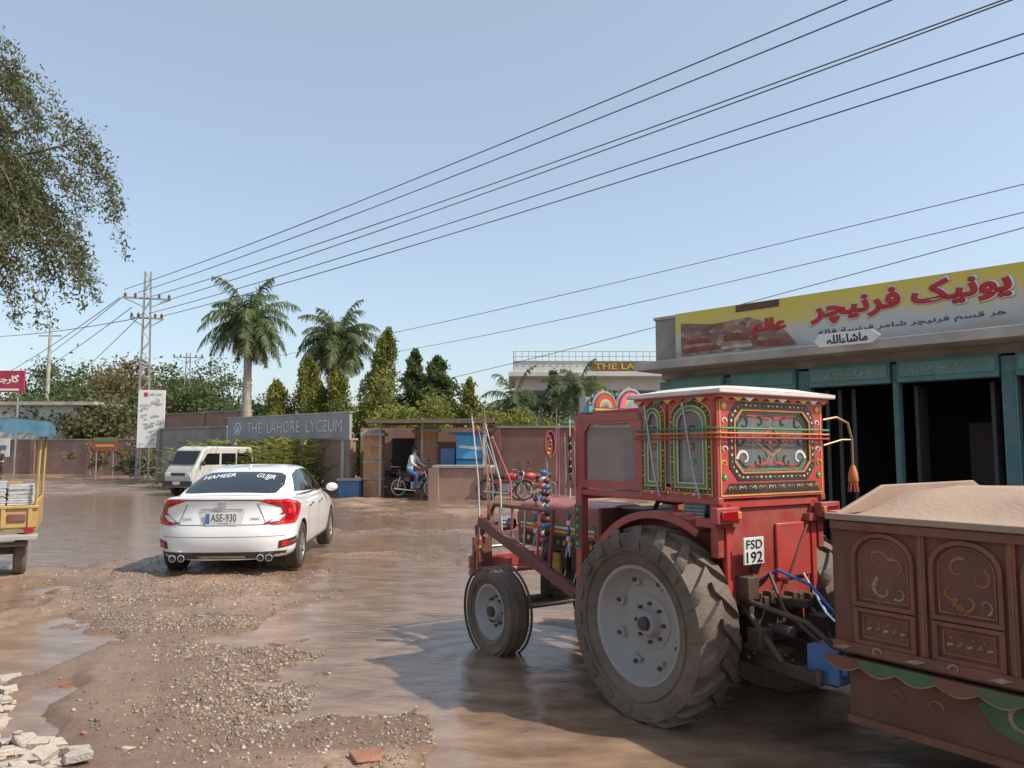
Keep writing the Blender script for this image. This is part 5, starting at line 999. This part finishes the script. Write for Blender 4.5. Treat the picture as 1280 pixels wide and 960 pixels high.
o=thing('small_sign','small white board leaning by the far wall','sign',(-33.5,50,0)); a=MB(); a.box((0,0,1.8),(1.8,.06,1.2),WHT); a.box((0,-.035,1.8),(1.4,.01,.3),BLU); a.obj('sign_face',o); a=MB(); a.tube([(0,.04,-.1),(0,.04,1.5)],.05,STEEL,6); a.obj('sign_post',o)
# poles
GALV=pmat('galvanised_steel',(.30,.30,.29),.6,metal=.4,dust=.3)
def lattice(label,x,y,h,w0,arms,rz=0.3,lean=0):
    o=thing('electricity_pole',label,'pole',(x,y,-.1),rz,'electricity poles',rot=(0,lean,rz)); a=MB(); w1=w0*.45
    for sx in(1,-1):
        for sy in(1,-1): a.seg((sx*w0/2,sy*w0/2,0),(sx*w1/2,sy*w1/2,h),.065,.065,GALV,(1,0,0))
    n=int(h/.55)
    for i in range(n):
        t0=i/n;t1=(i+1)/n; a0=(w0+(w1-w0)*t0)/2;a1=(w0+(w1-w0)*t1)/2
        for s in(1,-1): 
            k=1 if i%2 else -1; a.seg((-k*a0,s*a0,h*t0),(k*a1,s*a1,h*t1),.035,.035,GALV,(1,0,0)); a.seg((s*a0,-k*a0,h*t0),(s*a1,k*a1,h*t1),.035,.035,GALV,(1,0,0))
    a.obj('lattice_shaft',o)
    for z,l in arms: a=MB(); a.seg((-l/2,0,z),(l/2,0,z),.09,.09,GALV); a.seg((-l/2,.1,z),(-.1,.1,z-.5),.04,.04,GALV); a.seg((l/2,.1,z),(.1,.1,z-.5),.04,.04,GALV); a.obj('cross_arm',o)
    IN=pmat('insulator_brown',(.14,.08,.06),.3)
    for z,l in arms:
        for x_ in(-l/2+.1,-l/4,l/4,l/2-.1): a=MB(); a.lathe([(.03,0),(.09,.05),(.05,.1),(.09,.15),(.05,.2),(.0,.28)],IN,c=(x_,0,z+.04),ax='z',n=8); a.obj('insulator',o)
    return o
lattice('steel lattice power pole with cross arms and insulators',-20.1,42,11.6,.62,[(10.1,2.4),(9.0,1.7)],.35,-.01)
lattice('distant steel lattice power pole among trees',-29.7,70,10.6,.7,[(10.2,2.6)],.3)
o=thing('concrete_pole','plain slender concrete power pole near far wall','pole',(-36.4,60,0)); a=MB(); a.tube([(0,0,-.1),(0,0,11.4)],[.2,.11],CONC,8); a.obj('pole_shaft',o); a=MB(); a.seg((-.9,0,10.6),(.9,0,10.6),.08,.08,STEEL); a.obj('cross_arm',o)
WR=pmat('wire_black',(.05,.05,.055),.6)
def wire(P,Q,sag,ext=1.3,r=.014,lab='dark overhead electricity wire strung from the lattice pole'):
    P=V3(P);Q=V3(Q);Q=P+(Q-P)*ext; pts=[]
    for i in range(29): t=i/28; p=P.lerp(Q,t); p.z-=sag*4*t*(1-t); pts.append(p)
    a=MB(); a.tube(pts,[r*(1 if p.y<25 else 1.25) for p in pts],WR,5); o=a.obj('power_line'); tag(o,lab,'power line','overhead power lines')
P0=[site(155,362,41.8),site(172,366,41.9),site(188,371,42.1),site(200,378,42.2),site(186,392,42),site(200,396,42)]
for P,(px,py,dd) in zip(P0,[(1018,0,13),(1072,0,12.8),(1206,0,12.6),(1209,3,12.5),(1280,24,12.4),(1280,48,12.2)]):
    wire(P,site(px,py,dd),.35)
LAB='thin low-voltage wire strung past the palm trees'
for (p,q) in(((330,448,52),(1280,215,15)),((480,442,50),(1280,250,15)),((470,492,52),(1280,268,14))): wire(site(*p),site(*q),.35,1.3,.010,LAB)
for (p,q) in(((155,370,42),(20,470,85)),((165,384,42),(30,476,85)),((178,392,42),(60,500,85)),((170,398,42),(-20,420,60)),((150,372,42),(0,470,70))): wire(site(*p),site(*q),.25,1.1,.018)

# ---------------------------------------------------------------- VEGETATION
def leaf_quads(P,size,asp=.4,drop=0.):
    n=len(P); a=rng.normal(size=(n,3)); a[:,2]-=drop; a/=np.linalg.norm(a,axis=1)[:,None]; b=np.cross(a,rng.normal(size=(n,3))); b/=np.linalg.norm(b,axis=1)[:,None]+1e-9
    s=(size*(.6+.8*rng.random(n)))[:,None]; V=np.stack([P-a*s*.5,P+b*s*asp*.5,P+a*s*.5,P-b*s*asp*.5],1); return V.reshape(-1,3),np.arange(4*n).reshape(n,4)
LG=leafmat('leaf_green',(.055,.085,.028),(.15,.185,.065)); LO=leafmat('leaf_olive',(.075,.082,.035),(.21,.20,.09)); LD=leafmat('leaf_dark',(.035,.065,.025),(.10,.14,.05)); LY=leafmat('leaf_yellow_green',(.09,.125,.028),(.31,.30,.065)); LB=leafmat('leaf_tan',(.13,.11,.05),(.27,.21,.11)); LP=leafmat('palm_leaf',(.07,.105,.04),(.20,.24,.11)); LPD=leafmat('palm_dry',(.2,.14,.07),(.34,.25,.14)); LW_=leafmat('leaf_drooping_olive',(.065,.08,.032),(.19,.20,.095),2.5)
def broad(name,label,base,h,rx,rz_,mat,ncl,per,leaf,th=.3,seed=0,cat='tree',ry=None,trunk=True):
    r=np.random.default_rng(seed); o=thing(name,label,cat,base); cz=h-rz_; ry=ry or rx
    C=[]
    while len(C)<ncl:
        p=r.uniform(-1,1,3); q=np.linalg.norm(p)
        if q<1 and q>.25: C.append(p*np.array([rx,ry,rz_])*(.82+.3*r.random())+[0,0,cz])
    C=np.array(C)
    if trunk:
        a=MB(); a.tube([(0,0,-.1),(.03*h*r.normal()*.3,0,h*.25),(0,.02*h,cz)],[th,th*.8,th*.5],BARK,8)
        for c in C[:min(12,ncl)]: a.tube([(0,.01*h,cz*.75),tuple(np.array([0,0,cz])*.5+c*.5),tuple(c)],[th*.35,th*.22,th*.06],BARK,5)
        a.obj('trunk',o)
    P=[]
    for c in C:
        s=min(rx,rz_)*(.14+.14*r.random()); P.append(c+r.normal(size=(per,3))*[s*1.15,s*1.15,s*.8])
    P=np.concatenate(P); P[:,2]=np.maximum(P[:,2],.05); V,F=leaf_quads(P,np.full(len(P),leaf),.55); npmesh('crown' if trunk else 'foliage',V,F,mat,o); return o
def palm(label,base,h,fl,nf=30,th=.22,seed=1,lean=(0,0),small=False):
    r=random.Random(seed); o=thing('palm_tree',label,'palm tree',base); a=MB(); n=18; top=V3((lean[0],lean[1],h))
    pts=[V3((lean[0]*(i/n)**2,lean[1]*(i/n)**2,-.1+h*i/n)) for i in range(n+1)]; rs=[th*(1.15-.5*(i/n)+.1*math.sin(i*2.2)*.3+(.25 if i==0 else 0)) for i in range(n+1)]
    a.tube(pts,rs,PBARK,12); a.obj('trunk',o)
    if not small:
        a=MB(); a.tube([top-V3((0,0,.1)),top+V3((0,0,.9))],[th*.75,th*.3],pmat('crownshaft_green',(.16,.22,.08),.6),10); a.obj('crown_shaft',o)
    for key,mat in(('crown',LP),('dead_frond',LPD)):
        Vs=[];Fs=[]; num=nf if key=='crown' else (5 if small else 10)
        for k in range(num):
            az=2*pi*(k*.618)+r.uniform(-.3,.3); el=(rad(82)-rad(100)*(k/num)**.85 if key=='crown' else rad(r.uniform(-50,-15))); Lf=fl*r.uniform(.75,1.15)*(1 if key=='crown' else .8); p=top+V3((0,0,.7 if not small else .0)); m=14; d=V3((math.cos(az)*math.cos(el),math.sin(az)*math.cos(el),math.sin(el))); path=[p.copy()]; dirs=[]
            for i in range(m):
                d=(d+V3((0,0,-.13-.04*(i/m)))).normalized(); p=p+d*Lf/m; path.append(p.copy()); dirs.append(d.copy())
            for i in range(m):
                q,qq=path[i],path[i+1]; side=dirs[i].cross(V3((0,0,1))).normalized(); wd=.03*fl/2.5*(1-i/m*.7); b0=len(Vs); Vs+=[q-side*wd,q+side*wd,qq+side*wd,qq-side*wd]; Fs.append((b0,b0+1,b0+2,b0+3))
                for sub_ in range(4):
                    t=(i+sub_/4)/m
                    if t<.08: continue
                    c=q.lerp(qq,sub_/4); ll=fl*.28*math.sin(pi*min(1,t*.85+.12))**.7*r.uniform(.6,1.2)
                    for s in(1,-1):
                        dr=(side*s*.8+dirs[i]*.5+V3((0,0,r.uniform(-1.0,.1)))).normalized(); e=c+dr*ll*.55; e2=e+(dr+V3((0,0,-.9))).normalized()*ll*.5; w2=dirs[i]*(.026*fl/2.5)
                        b0=len(Vs); Vs+=[c-w2,c+w2,e+w2*.8,e-w2*.8,e2+w2*.15,e2-w2*.15]; Fs.append((b0,b0+1,b0+2,b0+3)); Fs.append((b0+3,b0+2,b0+4,b0+5))
        npmesh(key,[tuple(v) for v in Vs],Fs,mat,o)
    return o
palm('tall palm tree with grey trunk and drooping fronds',(-13.15,38,0),7.3,2.8,38,.26,3)
palm('palm tree with dense drooping fronds behind wall',(-9.6,42,0),6.9,2.75,52,.26,5)
palm('small palm tree behind maroon wall',(0.1,34,0),3.7,1.8,24,.16,8,small=True)
palm('small feathery palm tree near shop corner',(2.95,34,0),4.3,1.9,26,.16,9,small=True)
def spindle(label,base,h,rad_,mat,seed,lean=(0,0),n=5200,cone=False,leaf=.2):
    r=np.random.default_rng(seed); o=thing('conifer_tree' if cone else 'column_tree',label,'tree',base); a=MB(); a.tube([(0,0,-.1),(lean[0],lean[1],h*.9)],[.12,.03],BARK,6)
    t=r.random(n)**(.85 if not cone else 1.25)
    an=r.uniform(0,2*pi,n)
    if cone: R=rad_*(1-t)**.75*(.6+.4*np.sin(t*34+an*2)); 
    else: R=rad_*np.sin(pi*np.clip(t*.92+.1,0,1))**.55*(.8+.2*np.sin(t*23))
    lob=1+.28*np.sin(an*3+t*9)+.2*np.sin(an*5-t*17); rr=R*lob*np.sqrt(r.uniform(.25,1,n)); P=np.stack([rr*np.cos(an)+lean[0]*t,rr*np.sin(an)+lean[1]*t,h*(.08+.92*t)-(rr*.25 if cone else 0)],1)
    P+=r.normal(size=P.shape)*.07
    if cone:
        for i in range(9):
            z=.25+.07*i; q=r.uniform(0,2*pi); L_=rad_*(1-z)*1.15; a.tube([(0,0,h*z),(L_*math.cos(q),L_*math.sin(q),h*z+.25)],[.04,.01],BARK,4)
    a.obj('trunk',o); V,F=leaf_quads(P,np.full(n,leaf),.34,drop=.8 if not cone else 0); npmesh('crown',V,F,mat,o); return o
spindle('slender column tree with yellow-green leaves behind wall',(-11.3,36.8,0),4.9,.85,LY,1,n=6500); spindle('slender green column tree behind wall',(-9.9,37.2,0),6.1,.95,LY,2,n=7500); spindle('narrow yellow-green column tree beside palm',(-8.1,35.5,0),5.4,.85,LY,3,n=6500); spindle('short yellow-green column tree behind wall',(-9.0,35.6,0),4.8,.7,LY,13); spindle('tall leaning column tree beside the gate',(-6.4,33.5,0),6.9,.85,LY,4,(.95,0),9000); spindle('short dense column tree beside the gate',(-5.9,33,0),4.3,.9,LY,14)
spindle('pointed conifer tree with dense green branches',(-3.6,37,0),6.1,3.4,LG,5,cone=True,n=15000,leaf=.26); spindle('pointed conifer tree beside another conifer',(-4.9,38.5,0),6.6,2.5,LG,6,cone=True,n=11000,leaf=.26); spindle('small dark conifer tree behind maroon wall',(2.0,37,0),5.4,1.6,LG,7,cone=True,n=9000); spindle('slim young conifer tree behind gate shelter',(-2.0,36,0),4.9,1.6,LY,8,cone=True,n=7000)
broad('bush','yellow-green leafy bush behind gate shelter',(-4.0,32.5,0),3.8,2.3,1.3,LY,26,170,.17,seed=21,cat='bush',trunk=False)
broad('bush','flowering bush growing over maroon wall',(-.2,30.2,0),3.3,1.7,.9,LY,20,150,.14,seed=22,cat='bush',trunk=False); broad('bush','leafy green bush behind maroon wall',(2.6,31,0),3.3,2.2,1.0,LG,24,150,.15,seed=23,cat='bush',trunk=False)
broad('bush','weedy bush at the foot of the wall',(-20.5,44,0),1.6,1.8,.7,LO,18,120,.2,seed=25,cat='bush',trunk=False); broad('bush','dry brown scrub beside the far wall',(-24.5,48,0),2.2,2.4,.9,LB,16,110,.2,seed=26,cat='bush',trunk=False)
def spiky(label,base,fl,seed,mat=LP,n=120):
    r=random.Random(seed); o=thing('palm_bush',label,'bush',base); Vs=[];Fs=[]
    for k in range(n):
        az=r.uniform(0,2*pi); el=rad(r.uniform(15,88)); d=V3((math.cos(az)*math.cos(el),math.sin(az)*math.cos(el),math.sin(el))); p=V3((r.uniform(-.9,.9),r.uniform(-.2,.2),.1)); side=d.cross(V3((0,0,1))).normalized()*.05
        for i in range(7):
            q=p+d*fl/7; w0=side*(1-i/7.5);w1=side*(1-(i+1)/7.5); b0=len(Vs); Vs+=[p-w0,p+w0,q+w1,q-w1]; Fs.append((b0,b0+1,b0+2,b0+3))
            for s in(1,-1):
                e=q+(side.normalized()*s+d*.8+V3((0,0,-.3)))*fl*.15; b0=len(Vs); Vs+=[q-d*.04,q+d*.04,e+d*.015,e-d*.015]; Fs.append((b0,b0+1,b0+2,b0+3))
            p=q; d=(d+V3((0,0,-.17))).normalized()
    npmesh('foliage',[tuple(v) for v in Vs],Fs,mat,o)
spiky('bushy young palm in front of brick wall',(-8.6,29.9,0),1.95,4,LY); spiky('bushy young palm in front of brick wall',(-9.9,31.0,0),1.9,5,LY); spiky('spiky young palm beside grey wall',(-12.8,32.8,0),1.9,6,LY); spiky('low spiky palm bush beside parked van',(-14.0,34.6,0),1.8,7,LP)
for i,(px,d,h,rx,m) in enumerate(((60,75,9.8,3.6,LG),(25,80,7,4,LD),(108,68,9.3,3.0,LG),(148,62,8.6,3.0,LB),(195,74,10.4,2.8,LG),(228,80,9.6,2.6,LG),(264,84,11,3.2,LG),(85,58,6.4,3.0,LG),(130,56,5.4,2.4,LO),(175,60,5.8,2.2,LG),(250,64,6.6,2.2,LG),(20,62,5.5,3.5,LO),(330,70,6,3,LD),(600,75,5.5,4,LG),(480,75,7,4,LG),(640,60,5,3.4,LG))):
    x=(px-640)/960*d; broad('tree',{'leaf_green':'distant leafy green tree beyond the road','leaf_dark':'distant dark green tree beyond the road','leaf_olive':'dusty olive-green tree beside the far wall','leaf_tan':'dry brownish tree beside the far wall'}[m.name],(x,d,0),h,rx,h*.36,m,44,150,.32,.22,seed=50+i)
# overhanging near tree (top left)
o=thing('overhanging_tree','large olive tree with fine drooping twigs over the road','tree',(-9.0,9.2,0)); r=np.random.default_rng(77)
a=MB(); a.tube([(0,0,-.1),(.1,0,1.8),(.35,.1,3.4),(.8,.1,4.6)],[.35,.28,.22,.12],BARK,10); P=[];TW=MB()
for i in range(380):
    q=r.normal(size=3); q/=np.linalg.norm(q); q*=r.random()**.45; c=np.array([1.25,.1,5.25])+q*np.array([2.1,1.5,1.6])*(1+.12*math.sin(q[0]*7+q[2]*5)); 
    if q[2]>.2: c[0]-=.35*q[2]
    if i<14: a.tube([(.7,.1,4.3),tuple((np.array([.7,.1,4.5])+c)/2+[0,0,.15]),tuple(c)],[.07,.045,.012],BARK,5)
    d=np.array([q[0]*.45+.08,q[1]*.3,r.uniform(-.3,.35)]); d/=np.linalg.norm(d)+1e-6; p=c.copy(); L_=r.uniform(.4,1.5)*(1.35 if q[2]<-.3 and q[0]<.4 else 1); pts=[tuple(p)]
    for k in range(12):
        d=d+np.array([0,0,-.2]); d/=np.linalg.norm(d); p=p+d*L_/12; pts.append(tuple(p)); n=21; P.append(p+r.normal(size=(n,3))*(.075*(1.25-k/12)+.018))
    TW.tube(pts,[.008]*6+[.004]*7,BARK,3)
a.obj('trunk',o); TW.obj('twigs',o,recalc=False); P=np.concatenate(P); V,F=leaf_quads(P,np.full(len(P),.062),.36,drop=.7); npmesh('crown',V,F,LW_,o)
print('done')
